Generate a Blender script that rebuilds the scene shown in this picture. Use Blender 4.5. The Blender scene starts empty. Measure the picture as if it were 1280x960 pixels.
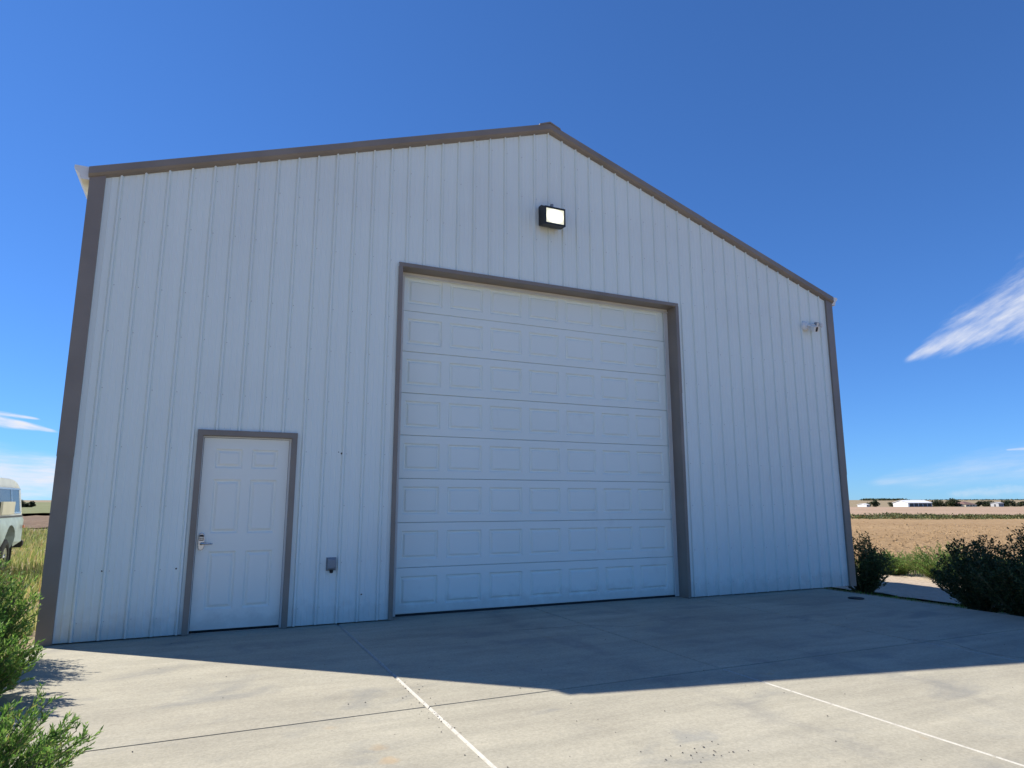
import bpy, bmesh, math, random
from mathutils import Vector, noise as mnoise
import numpy as np

scene = bpy.context.scene
COL = scene.collection
R = math.radians

# ------------------------------------------------------------------ camera
CAM = Vector((1.096, -7.90, 1.309))
YAW, PITCH, ROLL = R(24.406), R(10.13), R(-0.038)
fwd = Vector((math.sin(YAW) * math.cos(PITCH), math.cos(YAW) * math.cos(PITCH), math.sin(PITCH)))
rgt = Vector((math.cos(YAW), -math.sin(YAW), 0.0))
upv = rgt.cross(fwd)
from mathutils import Matrix
cam_data = bpy.data.cameras.new('camera')
cam = bpy.data.objects.new('camera', cam_data)
COL.objects.link(cam)
m3 = Matrix((rgt, upv, -fwd)).transposed()
cam.matrix_world = Matrix.Translation(CAM) @ m3.to_4x4() @ Matrix.Rotation(ROLL, 4, 'Z')
cam_data.sensor_width = 36.0
cam_data.lens = 829.575 / 1280.0 * 36.0
cam_data.clip_start = 0.05
cam_data.clip_end = 20000
scene.camera = cam

# ------------------------------------------------------------------ light, sky, exposure
TO_SUN = Vector((-0.815, 0.715, 1.0)).normalized()
SUN_EL = math.asin(TO_SUN.z)
SUN_ROT = math.atan2(TO_SUN.x, TO_SUN.y)
SUN_STRENGTH = 4.4
SKY_STRENGTH = 0.10
SKY_TINT = (0.335, 0.665, 1.19)
EXPOSURE = 0.86
scene.view_settings.view_transform = 'Standard'
scene.view_settings.look = 'None'
scene.view_settings.exposure = EXPOSURE
scene.view_settings.gamma = 1.0
scene.view_settings.use_curve_mapping = False
scene.cycles.use_denoising = True
scene.cycles.max_bounces = 6
scene.cycles.diffuse_bounces = 3
scene.cycles.glossy_bounces = 2
scene.cycles.transmission_bounces = 2

sun_data = bpy.data.lights.new('sun', 'SUN')
sun_data.energy = SUN_STRENGTH
sun_data.angle = R(0.5)
sun_data.color = (1.0, 0.95, 0.87)
sun = bpy.data.objects.new('sun', sun_data)
sun.rotation_euler = TO_SUN.to_track_quat('Z', 'Y').to_euler()
sun.location = (0, 0, 40)
COL.objects.link(sun)


def px_dir(px, py):
    """direction in the world seen at a pixel of the 1280x960 photograph (used for the clouds' bearings)"""
    X = (px - 640) / 829.575
    Y = (480 - py) / 829.575
    return (fwd + rgt * X + upv * Y).normalized()


world = bpy.data.worlds.new('World')
scene.world = world
world.use_nodes = True
world.cycles.sampling_method = 'NONE'
wn, wl = world.node_tree.nodes, world.node_tree.links
wn.clear()


def wnode(kind, **kw):
    n = wn.new(kind)
    for k, v in kw.items():
        setattr(n, k, v)
    return n


def wmath(op, a, b=None, c=None, clamp=False):
    n = wnode('ShaderNodeMath', operation=op, use_clamp=clamp)
    for i, v in enumerate((a, b, c)):
        if v is None:
            continue
        if isinstance(v, (int, float)):
            n.inputs[i].default_value = v
        else:
            wl.new(v, n.inputs[i])
    return n.outputs[0]


def wsmooth(v, lo, hi):
    n = wnode('ShaderNodeMapRange', interpolation_type='SMOOTHSTEP')
    wl.new(v, n.inputs['Value'])
    n.inputs['From Min'].default_value = lo
    n.inputs['From Max'].default_value = hi
    return n.outputs[0]


def wdot(vec, d):
    n = wnode('ShaderNodeVectorMath', operation='DOT_PRODUCT')
    wl.new(vec, n.inputs[0])
    n.inputs[1].default_value = d
    return n.outputs['Value']


sky = wnode('ShaderNodeTexSky', sky_type='NISHITA')
sky.sun_disc = False
sky.sun_elevation = SUN_EL
sky.sun_rotation = SUN_ROT
sky.altitude = 1500
sky.air_density = 1.0
sky.dust_density = 0.0
sky.ozone_density = 2.0
tc = wnode('ShaderNodeTexCoord')
DIR = tc.outputs['Generated']


def cloud_streak(p0, p1, w0, w1, fade_end, nscale, nstretch, namp, edge, strength, rot=0.0, seed=0.0):
    """a cirrus streak from bearing p0 to bearing p1; half-widths in radians; filaments by stretched noise"""
    d0, d1 = px_dir(*p0), px_dir(*p1)
    e1 = (d1 - d0)
    L = e1.length
    e1 = (e1 - d0 * e1.dot(d0)).normalized()
    e2 = d0.cross(e1).normalized()
    s = wmath('DIVIDE', wdot(DIR, e1), L)
    t = wdot(DIR, e2)
    front = wsmooth(wdot(DIR, d0), 0.3, 0.5)
    sc = max(0.0, 0)
    # filament noise in (along, across) space
    ca, sa = math.cos(rot), math.sin(rot)
    al = wmath('ADD', wmath('MULTIPLY', s, L * ca), wmath('MULTIPLY', t, sa))
    ac = wmath('SUBTRACT', wmath('MULTIPLY', t, ca), wmath('MULTIPLY', s, L * sa))
    cmb = wnode('ShaderNodeCombineXYZ')
    wl.new(al, cmb.inputs[0])
    wl.new(wmath('MULTIPLY', ac, nstretch), cmb.inputs[1])
    cmb.inputs[2].default_value = seed
    nz = wnode('ShaderNodeTexNoise')
    nz.inputs['Scale'].default_value = nscale
    nz.inputs['Detail'].default_value = 6
    nz.inputs['Roughness'].default_value = 0.6
    wl.new(cmb.outputs[0], nz.inputs['Vector'])
    nv = wmath('SUBTRACT', nz.outputs['Fac'], 0.5)
    sclamp = wmath('MAXIMUM', s, 0.0)
    w = wmath('ADD', wmath('MULTIPLY', wmath('POWER', sclamp, 0.85), w1 - w0), w0)
    rel = wmath('DIVIDE', wmath('ABSOLUTE', t), w)
    rel = wmath('ADD', rel, wmath('MULTIPLY', nv, -namp))
    body = wmath('SUBTRACT', 1.0, wsmooth(rel, 1.0 - edge, 1.0 + edge * 0.3))
    tip = wmath('MULTIPLY', wsmooth(wmath('ADD', s, wmath('MULTIPLY', nv, 0.1)), 0.0, 0.12),
                wmath('SUBTRACT', 1.0, wsmooth(s, fade_end * 0.7, fade_end)))
    dens = wmath('MULTIPLY', wmath('MULTIPLY', body, tip), front)
    tex = wmath('ADD', 0.8, wmath('MULTIPLY', nv, 1.6))
    return wmath('MULTIPLY', wmath('MULTIPLY', dens, tex), strength, clamp=True)


clouds = [
    cloud_streak((1128, 454), (1290, 377), 0.002, 0.035, 2.2, 19, 4.0, 1.7, 1.25, 0.80, rot=-0.10, seed=2.0),
    cloud_streak((75, 540), (-20, 522), 0.001, 0.0085, 6.0, 30, 5.0, 0.7, 0.6, 0.97, seed=7.0),
    cloud_streak((52, 524), (-20, 514), 0.001, 0.004, 4.0, 40, 5.0, 0.9, 0.9, 0.85, seed=9.0),
    cloud_streak((110, 600), (-20, 592), 0.022, 0.034, 5.0, 18, 6.0, 0.7, 0.9, 0.9, seed=11.0),
    cloud_streak((1080, 606), (1300, 578), 0.004, 0.026, 3.0, 20, 6.0, 1.2, 1.2, 0.28, seed=15.0),
    cloud_streak((1255, 563), (1310, 559), 0.001, 0.003, 4.0, 30, 5.0, 0.8, 0.9, 0.5, seed=17.0),
    cloud_streak((1180, 618), (1300, 612), 0.004, 0.008, 3.0, 60, 1.5, 1.8, 1.0, 0.3, seed=21.0),
]
tot = clouds[0]
for c in clouds[1:]:
    tot = wmath('MAXIMUM', tot, c)
mixc = wnode('ShaderNodeMix', data_type='RGBA')
wl.new(tot, mixc.inputs['Factor'])
tint = wnode('ShaderNodeMix', data_type='RGBA', blend_type='MULTIPLY')   # the clear deep blue of dry high-plains air
tint.inputs['Factor'].default_value = 1.0
gam = wnode('ShaderNodeGamma')
gam.inputs['Gamma'].default_value = 0.8
wl.new(sky.outputs[0], gam.inputs['Color'])
wl.new(gam.outputs[0], tint.inputs['A'])
tint.inputs['B'].default_value = SKY_TINT + (1.0,)
wl.new(tint.outputs['Result'], mixc.inputs['A'])
mixc.inputs['B'].default_value = (4.6, 4.75, 5.2, 1)
bg = wnode('ShaderNodeBackground')
bg.inputs['Strength'].default_value = SKY_STRENGTH
wl.new(mixc.outputs['Result'], bg.inputs['Color'])
wo = wnode('ShaderNodeOutputWorld')
wl.new(bg.outputs[0], wo.inputs[0])


# ------------------------------------------------------------------ materials
class NT:
    def __init__(self, name):
        self.m = bpy.data.materials.new(name)
        self.m.use_nodes = True
        self.n, self.l = self.m.node_tree.nodes, self.m.node_tree.links
        self.b = self.n['Principled BSDF']
        self.tc = self.n.new('ShaderNodeTexCoord')

    def co(self, scale=(1, 1, 1), kind='Object', rot=(0, 0, 0)):
        mp = self.n.new('ShaderNodeMapping')
        mp.inputs['Scale'].default_value = scale
        mp.inputs['Rotation'].default_value = rot
        self.l.new(self.tc.outputs[kind], mp.inputs[0])
        return mp.outputs[0]

    def noise(self, scale, detail=4, rough=0.55, co=None, dist=0.0):
        t = self.n.new('ShaderNodeTexNoise')
        t.inputs['Scale'].default_value = scale
        t.inputs['Detail'].default_value = detail
        t.inputs['Roughness'].default_value = rough
        t.inputs['Distortion'].default_value = dist
        self.l.new(co if co is not None else self.tc.outputs['Object'], t.inputs['Vector'])
        return t.outputs['Fac']

    def ramp(self, fac, stops):
        r = self.n.new('ShaderNodeValToRGB')
        e = r.color_ramp.elements
        while len(e) < len(stops):
            e.new(0.5)
        for i, (p, c) in enumerate(stops):
            e[i].position = p
            e[i].color = (c[0], c[1], c[2], 1)
        self.l.new(fac, r.inputs[0])
        return r.outputs[0]

    def mix(self, fac, a, b, mode='MIX'):
        x = self.n.new('ShaderNodeMix')
        x.data_type = 'RGBA'
        x.blend_type = mode
        for k, v in (('Factor', fac), ('A', a), ('B', b)):
            s = x.inputs[k]
            if hasattr(v, 'is_linked'):
                self.l.new(v, s)
            elif isinstance(v, (int, float)):
                s.default_value = v
            else:
                s.default_value = (v[0], v[1], v[2], 1)
        return x.outputs['Result']

    def math(self, op, a, b=0.0, clamp=False):
        x = self.n.new('ShaderNodeMath')
        x.operation = op
        x.use_clamp = clamp
        for i, v in enumerate((a, b)):
            if isinstance(v, (int, float)):
                x.inputs[i].default_value = v
            else:
                self.l.new(v, x.inputs[i])
        return x.outputs[0]

    def smooth(self, v, lo, hi):
        x = self.n.new('ShaderNodeMapRange')
        x.interpolation_type = 'SMOOTHSTEP'
        self.l.new(v, x.inputs['Value'])
        x.inputs['From Min'].default_value = lo
        x.inputs['From Max'].default_value = hi
        return x.outputs[0]

    def color(self, v):
        if hasattr(v, 'is_linked'):
            self.l.new(v, self.b.inputs['Base Color'])
        else:
            self.b.inputs['Base Color'].default_value = (v[0], v[1], v[2], 1)
        return self

    def bump(self, h, strength=0.3, dist=0.01):
        x = self.n.new('ShaderNodeBump')
        x.inputs['Strength'].default_value = strength
        x.inputs['Distance'].default_value = dist
        self.l.new(h, x.inputs['Height'])
        self.l.new(x.outputs[0], self.b.inputs['Normal'])
        return self

    def rough(self, v):
        if hasattr(v, 'is_linked'):
            self.l.new(v, self.b.inputs['Roughness'])
        else:
            self.b.inputs['Roughness'].default_value = v
        return self

    def spec(self, v):
        self.b.inputs['Specular IOR Level'].default_value = v
        return self

    def metal(self, v):
        self.b.inputs['Metallic'].default_value = v
        return self


def simple(name, c, rough=0.5, metal=0.0, vary=0.12, scale=3.0, bump=0.0, spec=0.5):
    t = NT(name)
    n = t.noise(scale, 5)
    lo = tuple(x * (1 - vary) for x in c)
    hi = tuple(min(1, x * (1 + vary)) for x in c)
    t.color(t.ramp(n, [(0.3, lo), (0.7, hi)])).rough(rough).metal(metal).spec(spec)
    if bump:
        t.bump(t.noise(scale * 12, 4), bump, 0.005)
    return t.m


def make_wall_paint():
    t = NT('white_painted_metal')
    st = t.noise(1.0, 4, 0.6, t.co((14, 14, 0.35)))            # vertical weather streaks
    big = t.noise(0.5, 3)
    c = t.ramp(st, [(0.25, (0.785, 0.845, 0.785)), (0.75, (0.82, 0.875, 0.815))])
    c = t.mix(t.math('MULTIPLY', t.smooth(big, 0.45, 0.75), 0.18), c, (0.58, 0.57, 0.54))
    # splash-back dirt along the foot of the sheets
    sep = t.n.new('ShaderNodeSeparateXYZ')
    t.l.new(t.tc.outputs['Object'], sep.inputs[0])
    h = t.math('ADD', sep.outputs['Z'], t.math('MULTIPLY', t.noise(9, 4), -0.42))
    low = t.math('SUBTRACT', 1.0, t.smooth(h, -0.22, 0.10))
    c = t.mix(t.math('MULTIPLY', low, 0.32), c, (0.40, 0.37, 0.32))
    t.color(c).rough(0.42)
    t.bump(t.noise(1.0, 3, 0.5, t.co((4.5, 4.5, 1.1))), 0.32, 0.02)
    return t.m


def make_door_paint(name, c0, c1):
    t = NT(name)
    g = t.noise(1.0, 4, 0.6, t.co((9, 9, 120)))
    big = t.noise(0.8, 3)
    c = t.ramp(big, [(0.3, c0), (0.7, c1)])
    sep = t.n.new('ShaderNodeSeparateXYZ')
    t.l.new(t.tc.outputs['Object'], sep.inputs[0])
    h = t.math('ADD', sep.outputs['Z'], t.math('MULTIPLY', t.noise(7, 5, .65), -0.45))
    low = t.math('SUBTRACT', 1.0, t.smooth(h, -0.24, 0.02))
    c = t.mix(t.math('MULTIPLY', low, 0.35), c, (0.40, 0.37, 0.32))
    sm = t.noise(3.0, 5, .6, t.co((1, 1, .5)))
    c = t.mix(t.math('MULTIPLY', t.smooth(sm, .6, .8), .16), c, (0.45, 0.43, 0.39))
    t.color(c).rough(0.45)
    t.bump(t.math('ADD', g, t.math('MULTIPLY', t.noise(1.6, 3), 2.0)), 0.14, 0.004)
    return t.m


def make_concrete():
    t = NT('broom_finished_concrete')
    big = t.noise(0.55, 5, 0.6)
    mid = t.noise(1.0, 6, 0.65, t.co((0.7, 4.5, 1)))
    fine = t.noise(55, 5, 0.7)
    c = t.ramp(big, [(0.25, (0.355, 0.33, 0.27)), (0.55, (0.435, 0.41, 0.335)), (0.8, (0.485, 0.46, 0.385))])
    c = t.mix(0.5, c, t.ramp(mid, [(0.3, (0.30, 0.285, 0.25)), (0.7, (0.55, 0.525, 0.465))]), 'OVERLAY')
    c = t.mix(0.45, c, t.ramp(fine, [(0.3, (0.28, 0.27, 0.25)), (0.7, (0.62, 0.61, 0.58))]), 'OVERLAY')
    # grey smudges and old oil marks, darker toward the busy right-hand bay
    sm = t.noise(1.3, 5, 0.6, t.co((1, 1.6, 1), rot=(0, 0, 0.5)), 0.6)
    c = t.mix(t.math('MULTIPLY', t.smooth(sm, 0.52, 0.72), 0.5), c, (0.20, 0.20, 0.185))
    # rusty patches
    ru = t.noise(2.1, 4, 0.55, t.co((1, 1, 1), rot=(0, 0, 1.1)), 0.3)
    c = t.mix(t.math('MULTIPLY', t.smooth(ru, 0.70, 0.80), 0.55), c, (0.42, 0.27, 0.13))
    # the two rust drips and the worn grey patch seen in the foreground
    sep = t.n.new('ShaderNodeSeparateXYZ')
    t.l.new(t.tc.outputs['Object'], sep.inputs[0])
    wob = t.math('MULTIPLY', t.math('SUBTRACT', t.noise(7, 5, 0.65), 0.5), 0.28)
    for (sx, sy, rx, ry, col, amt) in ((2.075, -3.97, .07, .07, (0.46, 0.31, 0.15), .35), (2.08, -4.17, .06, .06, (0.46, 0.30, 0.14), .4), (1.88, -3.52, .06, .05, (0.45, 0.32, 0.18), .25),
                                       (3.77, -4.55, .18, .17, (0.24, 0.24, 0.22), .5)):
        dx = t.math('DIVIDE', t.math('SUBTRACT', sep.outputs['X'], sx), rx)
        dy = t.math('DIVIDE', t.math('SUBTRACT', sep.outputs['Y'], sy), ry)
        d = t.math('SQRT', t.math('ADD', t.math('MULTIPLY', dx, dx), t.math('MULTIPLY', dy, dy)))
        d = t.math('ADD', d, t.math('MULTIPLY', wob, 9.0))
        c = t.mix(t.math('MULTIPLY', t.math('SUBTRACT', 1.0, t.smooth(d, 0.2, 1.1)), amt), c, col)
    # faint tyre tracks running out of the overhead door
    for tx in (4.42, 6.08):
        dx = t.math('ABSOLUTE', t.math('SUBTRACT', t.math('ADD', sep.outputs['X'], t.math('MULTIPLY', wob, .5)), tx))
        band = t.math('MULTIPLY', t.math('SUBTRACT', 1.0, t.smooth(dx, .06, .22)), t.smooth(t.noise(1.0, 5, .7, t.co((2.5, 1.2, 1))), .38, .68))
        c = t.mix(t.math('MULTIPLY', band, .38), c, (0.17, 0.165, 0.155))
    t.color(c).rough(0.85).spec(0.3)
    br = t.noise(1.0, 3, 0.6, t.co((3, 150, 1)))
    hb = t.math('ADD', t.math('MULTIPLY', br, 0.6), t.math('MULTIPLY', fine, 0.7))
    t.bump(hb, 0.35, 0.006)
    return t.m


def make_soil(name, c0, c1, c2, scale=1.0, bump=0.6, dist=0.05):
    t = NT(name)
    big = t.noise(0.05 * scale, 4)
    cl = t.noise(2.2 * scale, 8, 0.65)
    fine = t.noise(14 * scale, 5, 0.7)
    c = t.ramp(cl, [(0.3, c0), (0.5, c1), (0.72, c2)])
    c = t.mix(0.35, c, t.ramp(big, [(0.35, c0), (0.7, c2)]))
    c = t.mix(0.35, c, t.ramp(fine, [(0.3, (0.2, 0.2, 0.2)), (0.7, (0.75, 0.75, 0.75))]), 'OVERLAY')
    t.color(c).rough(0.95).spec(0.15)
    t.bump(t.math('ADD', cl, t.math('MULTIPLY', fine, 0.4)), bump, dist)
    return t.m


def make_ground():
    t = NT('dry_weedy_ground')
    big = t.noise(0.12, 5, 0.6)
    mid = t.noise(1.4, 6, 0.65)
    c = t.ramp(mid, [(0.3, (0.20, 0.15, 0.095)), (0.55, (0.29, 0.225, 0.14)), (0.75, (0.37, 0.295, 0.185))])
    g = t.ramp(mid, [(0.3, (0.09, 0.11, 0.035)), (0.7, (0.22, 0.22, 0.08))])
    c = t.mix(t.math('MULTIPLY', t.smooth(big, 0.50, 0.7), 0.6), c, g)
    t.color(c).rough(0.95).spec(0.15)
    t.bump(mid, 0.7, 0.05)
    return t.m


def make_leaf(name, c0, c1, c2, trans=0.35, scale=2.5):
    t = NT(name)
    geo = t.n.new('ShaderNodeNewGeometry')
    rnd = geo.outputs['Random Per Island']
    n = t.noise(scale, 3)
    f = t.math('ADD', t.math('MULTIPLY', rnd, 0.6), t.math('MULTIPLY', n, 0.4))
    c = t.ramp(f, [(0.15, c0), (0.48, c1), (0.70, c2), (0.80, (0.5 * c2[0] + .14, 0.4 * c2[1] + .07, 0.5 * c2[2] + .02))])
    t.color(c).rough(0.55).spec(0.3)
    tr = t.n.new('ShaderNodeBsdfTranslucent')
    t.l.new(c, tr.inputs['Color'])
    mx = t.n.new('ShaderNodeMixShader')
    mx.inputs[0].default_value = trans
    t.l.new(t.b.outputs[0], mx.inputs[1])
    t.l.new(tr.outputs[0], mx.inputs[2])
    out = t.n['Material Output']
    t.l.new(mx.outputs[0], out.inputs['Surface'])
    return t.m


M = {}
M['wall'] = make_wall_paint()
M['door'] = make_door_paint('white_door_steel', (0.81, 0.865, 0.79), (0.84, 0.89, 0.82))
M['entry'] = make_door_paint('warm_white_door_paint', (0.88, 0.875, 0.775), (0.90, 0.895, 0.79))
M['trim'] = simple('brown_painted_trim', (0.24, 0.20, 0.162), 0.45, vary=0.14, scale=1.6)
M['white'] = simple('white_vinyl', (0.74, 0.73, 0.68), 0.45, vary=0.05)
M['gutter'] = simple('white_gutter_metal', (0.78, 0.77, 0.72), 0.4, vary=0.05)
M['concrete'] = make_concrete()
t = NT('sunlit_joint_edge')  # paler colour standing in for sun on the joint bevels
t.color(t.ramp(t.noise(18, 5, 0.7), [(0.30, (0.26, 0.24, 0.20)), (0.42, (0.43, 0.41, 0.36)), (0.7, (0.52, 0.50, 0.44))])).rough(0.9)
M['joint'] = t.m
M['dark'] = simple('dark_gap', (0.02, 0.02, 0.02), 0.9)
M['rubber'] = simple('black_rubber', (0.018, 0.018, 0.018), 0.75, vary=0.25, scale=9)
M['chrome'] = simple('satin_chrome', (0.50, 0.50, 0.51), 0.25, 1.0, vary=0.06)
M['blackmetal'] = simple('black_painted_metal', (0.012, 0.012, 0.013), 0.4, vary=0.2)
M['greybox'] = simple('grey_weatherproof_cover', (0.24, 0.255, 0.27), 0.5, vary=0.12, scale=12)
M['screw'] = simple('weathered_screw_head', (0.50, 0.50, 0.48), 0.45, 0.2)
M['rust'] = simple('rusty_hole', (0.055, 0.035, 0.025), 0.9, vary=0.4, scale=40)
M['roof'] = simple('pale_metal_roof', (0.52, 0.52, 0.50), 0.4, vary=0.08)
M['crack'] = simple('dark_crack', (0.07, 0.068, 0.062), 0.95)  # dark tone of the cracks and the joint bed
M['pebble'] = simple('dark_pebbles', (0.09, 0.08, 0.07), 0.9, vary=0.4, scale=30)
M['gravel'] = make_soil('pale_gravel', (0.33, 0.26, 0.19), (0.44, 0.35, 0.26), (0.53, 0.44, 0.33), 5.0, 0.9, 0.02)
M['soil'] = make_soil('tan_ploughed_soil', (0.22, 0.14, 0.07), (0.335, 0.22, 0.112), (0.41, 0.28, 0.150), 1.0, 0.8, 0.08)
M['soil_dark'] = make_soil('brown_ploughed_soil', (0.13, 0.085, 0.055), (0.20, 0.135, 0.09), (0.27, 0.19, 0.12), 0.7, 0.9, 0.15)
M['far_soil'] = make_soil('pinkish_far_soil', (0.30, 0.205, 0.135), (0.37, 0.26, 0.175), (0.43, 0.305, 0.21), 0.15, 0.3, 0.1)
M['straw'] = make_soil('pale_straw_verge', (0.32, 0.25, 0.12), (0.42, 0.34, 0.18), (0.50, 0.41, 0.23), 0.6, 0.5, 0.1)
M['crop'] = make_soil('green_field_cover', (0.12, 0.14, 0.055), (0.18, 0.195, 0.085), (0.25, 0.24, 0.12), 0.2, 0.6, 0.2)
M['ground'] = make_ground()
M['leaf_left'] = make_leaf('bright_feathery_leaf', (0.06, 0.14, 0.022), (0.15, 0.30, 0.05), (0.30, 0.43, 0.10), 0.5)
M['leaf_weed'] = make_leaf('pale_weed_leaf', (0.08, 0.16, 0.03), (0.15, 0.27, 0.05), (0.25, 0.34, 0.09), 0.4)
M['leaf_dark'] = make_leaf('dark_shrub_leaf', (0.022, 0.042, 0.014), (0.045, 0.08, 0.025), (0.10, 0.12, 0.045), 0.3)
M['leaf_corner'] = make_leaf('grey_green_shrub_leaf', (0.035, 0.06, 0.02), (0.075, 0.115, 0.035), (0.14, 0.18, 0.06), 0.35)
M['leaf_grass'] = make_leaf('weedy_grass_blade', (0.14, 0.20, 0.045), (0.28, 0.33, 0.085), (0.52, 0.46, 0.19), 0.35)
M['leaf_far'] = make_leaf('far_tree_leaf', (0.02, 0.035, 0.016), (0.04, 0.06, 0.025), (0.065, 0.085, 0.04), 0.15, 0.4)
M['leaf_strip'] = make_leaf('strip_weed_leaf', (0.05, 0.065, 0.02), (0.10, 0.12, 0.04), (0.18, 0.18, 0.07), 0.25, 0.4)
M['bark'] = simple('brown_bark', (0.12, 0.085, 0.055), 0.9, vary=0.3, scale=12)
M['stem'] = simple('woody_green_stem', (0.12, 0.11, 0.05), 0.85, vary=0.3, scale=8)
M['truck'] = simple('faded_green_truck_paint', (0.43, 0.50, 0.47), 0.5, vary=0.14, scale=5)
M['truckroof'] = simple('dull_white_truck_paint', (0.66, 0.64, 0.58), 0.5, vary=0.08, scale=4)
M['cream'] = simple('cream_panel_paint', (0.62, 0.55, 0.40), 0.55, vary=0.08)
M['amber'] = simple('amber_plastic', (0.5, 0.14, 0.02), 0.3)
M['redlens'] = simple('red_tail_light_plastic', (0.35, 0.05, 0.03), 0.3)
M['barnwhite'] = simple('far_white_metal', (0.78, 0.77, 0.74), 0.6, vary=0.04)
M['barngrey'] = simple('far_grey_siding', (0.42, 0.42, 0.42), 0.7, vary=0.06)
M['roofbrown'] = simple('far_brown_shingles', (0.17, 0.10, 0.08), 0.85, vary=0.12)
M['hole'] = simple('far_dark_opening', (0.05, 0.05, 0.055), 0.6)
t = NT('truck_glass')
t.color((0.10, 0.105, 0.11)).rough(0.12).spec(0.35)
M['glass'] = t.m
t = NT('lit_lamp_lens')
t.color((0.9, 0.9, 0.85))
sep = t.n.new('ShaderNodeSeparateXYZ')
t.l.new(t.tc.outputs['Object'], sep.inputs[0])
dx = t.math('DIVIDE', t.math('SUBTRACT', sep.outputs['X'], 5.245), .15)
dz = t.math('DIVIDE', t.math('SUBTRACT', sep.outputs['Z'], 5.245), .11)
rr = t.math('ADD', t.math('MULTIPLY', dx, dx), t.math('MULTIPLY', dz, dz))
t.l.new(t.ramp(rr, [(0.25, (2.4, 2.35, 2.1)), (0.7, (0.62, 0.60, 0.42)), (1.0, (0.36, 0.34, 0.20))]), t.b.inputs['Emission Color'])
t.b.inputs['Emission Strength'].default_value = 1.0
M['lamp'] = t.m


# ------------------------------------------------------------------ helpers
class MB:
    """collects vertices and faces for ONE mesh object"""

    def __init__(self):
        self.v, self.f, self.mi = [], [], []

    def face(self, pts, mi=0):
        i = len(self.v)
        self.v += [tuple(p) for p in pts]
        self.f.append(tuple(range(i, i + len(pts))))
        self.mi.append(mi)

    def box(self, x0, x1, y0, y1, z0, z1, mi=0):
        i = len(self.v)
        self.v += [(x0, y0, z0), (x1, y0, z0), (x1, y1, z0), (x0, y1, z0), (x0, y0, z1), (x1, y0, z1), (x1, y1, z1), (x0, y1, z1)]
        for q in ((0, 3, 2, 1), (4, 5, 6, 7), (0, 1, 5, 4), (1, 2, 6, 5), (2, 3, 7, 6), (3, 0, 4, 7)):
            self.f.append(tuple(i + k for k in q))
            self.mi.append(mi)

    def prism(self, poly, axis, a0, a1, mi=0):
        """closed polygon of 2D points swept along an axis ('x': (y,z), 'y': (x,z), 'z': (x,y))"""
        def P(p, a):
            return {'x': (a, p[0], p[1]), 'y': (p[0], a, p[1]), 'z': (p[0], p[1], a)}[axis]
        i, n = len(self.v), len(poly)
        self.v += [P(p, a0) for p in poly] + [P(p, a1) for p in poly]
        self.f.append(tuple(range(i, i + n)))
        self.f.append(tuple(range(i + 2 * n - 1, i + n - 1, -1)))
        self.mi += [mi, mi]
        for k in range(n):
            k2 = (k + 1) % n
            self.f.append((i + k, i + n + k, i + n + k2, i + k2))
            self.mi.append(mi)

    def loft(self, rings, cap=True, mi=0):
        i, n = len(self.v), len(rings[0])
        for r in rings:
            self.v += [tuple(p) for p in r]
        for a in range(len(rings) - 1):
            for k in range(n):
                k2 = (k + 1) % n
                self.f.append((i + a * n + k, i + a * n + k2, i + (a + 1) * n + k2, i + (a + 1) * n + k))
                self.mi.append(mi)
        if cap:
            self.f.append(tuple(range(i + n - 1, i - 1, -1)))
            o = i + (len(rings) - 1) * n
            self.f.append(tuple(range(o, o + n)))
            self.mi += [mi, mi]

    def tube(self, pts, radii, sides=6, mi=0, cap=True):
        rings = []
        for k, p in enumerate(pts):
            p = Vector(p)
            d = (Vector(pts[min(k + 1, len(pts) - 1)]) - Vector(pts[max(k - 1, 0)]))
            d = d.normalized() if d.length > 1e-9 else Vector((0, 0, 1))
            a = d.orthogonal().normalized() if abs(d.z) > 0.999 else d.cross(Vector((0, 0, 1))).normalized()
            b = d.cross(a)
            r = radii[k] if isinstance(radii, (list, tuple)) else radii
            rings.append([p + (a * math.cos(2 * math.pi * j / sides) + b * math.sin(2 * math.pi * j / sides)) * r for j in range(sides)])
        self.loft(rings, cap, mi)

    def build(self, name, mats, parent=None, smooth=False, fix=True, bevel=0.0, weld=False):
        me = bpy.data.meshes.new(name)
        me.from_pydata(self.v, [], self.f)
        if not isinstance(mats, (list, tuple)):
            mats = [mats]
        for m in mats:
            me.materials.append(M[m] if isinstance(m, str) else m)
        if any(self.mi):
            me.polygons.foreach_set('material_index', self.mi)
        if fix or bevel:
            bm = bmesh.new()
            bm.from_mesh(me)
            if weld:
                bmesh.ops.remove_doubles(bm, verts=bm.verts, dist=1e-5)
            if fix:
                bmesh.ops.recalc_face_normals(bm, faces=bm.faces)
            if bevel:
                es = [e for e in bm.edges if len(e.link_faces) == 2 and e.calc_face_angle(0) > 0.6]
                bmesh.ops.bevel(bm, geom=es, offset=bevel, segments=2, affect='EDGES', profile=0.5, clamp_overlap=True)
            bm.to_mesh(me)
            bm.free()
        if smooth:
            me.polygons.foreach_set('use_smooth', [True] * len(me.polygons))
        me.update()
        o = bpy.data.objects.new(name, me)
        COL.objects.link(o)
        if parent is not None:
            o.parent = parent
        return o


def empty(name, loc=(0, 0, 0)):
    o = bpy.data.objects.new(name, None)
    o.empty_display_size = 0.2
    o.location = loc
    COL.objects.link(o)
    return o


def keep(o, parent):
    """parent a mesh whose vertices are in world space under a moved Empty"""
    o.parent = parent
    o.matrix_parent_inverse = Matrix.Translation(parent.location).inverted()
    return o


def tag(o, label, cat, group=None):
    o['label'] = label
    o['category'] = cat
    if group:
        o['group'] = group
    return o


def struct(o, kind='structure'):
    o['kind'] = kind
    return o


def sstep(t):
    t = max(0.0, min(1.0, t))
    return t * t * (3 - 2 * t)


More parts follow.
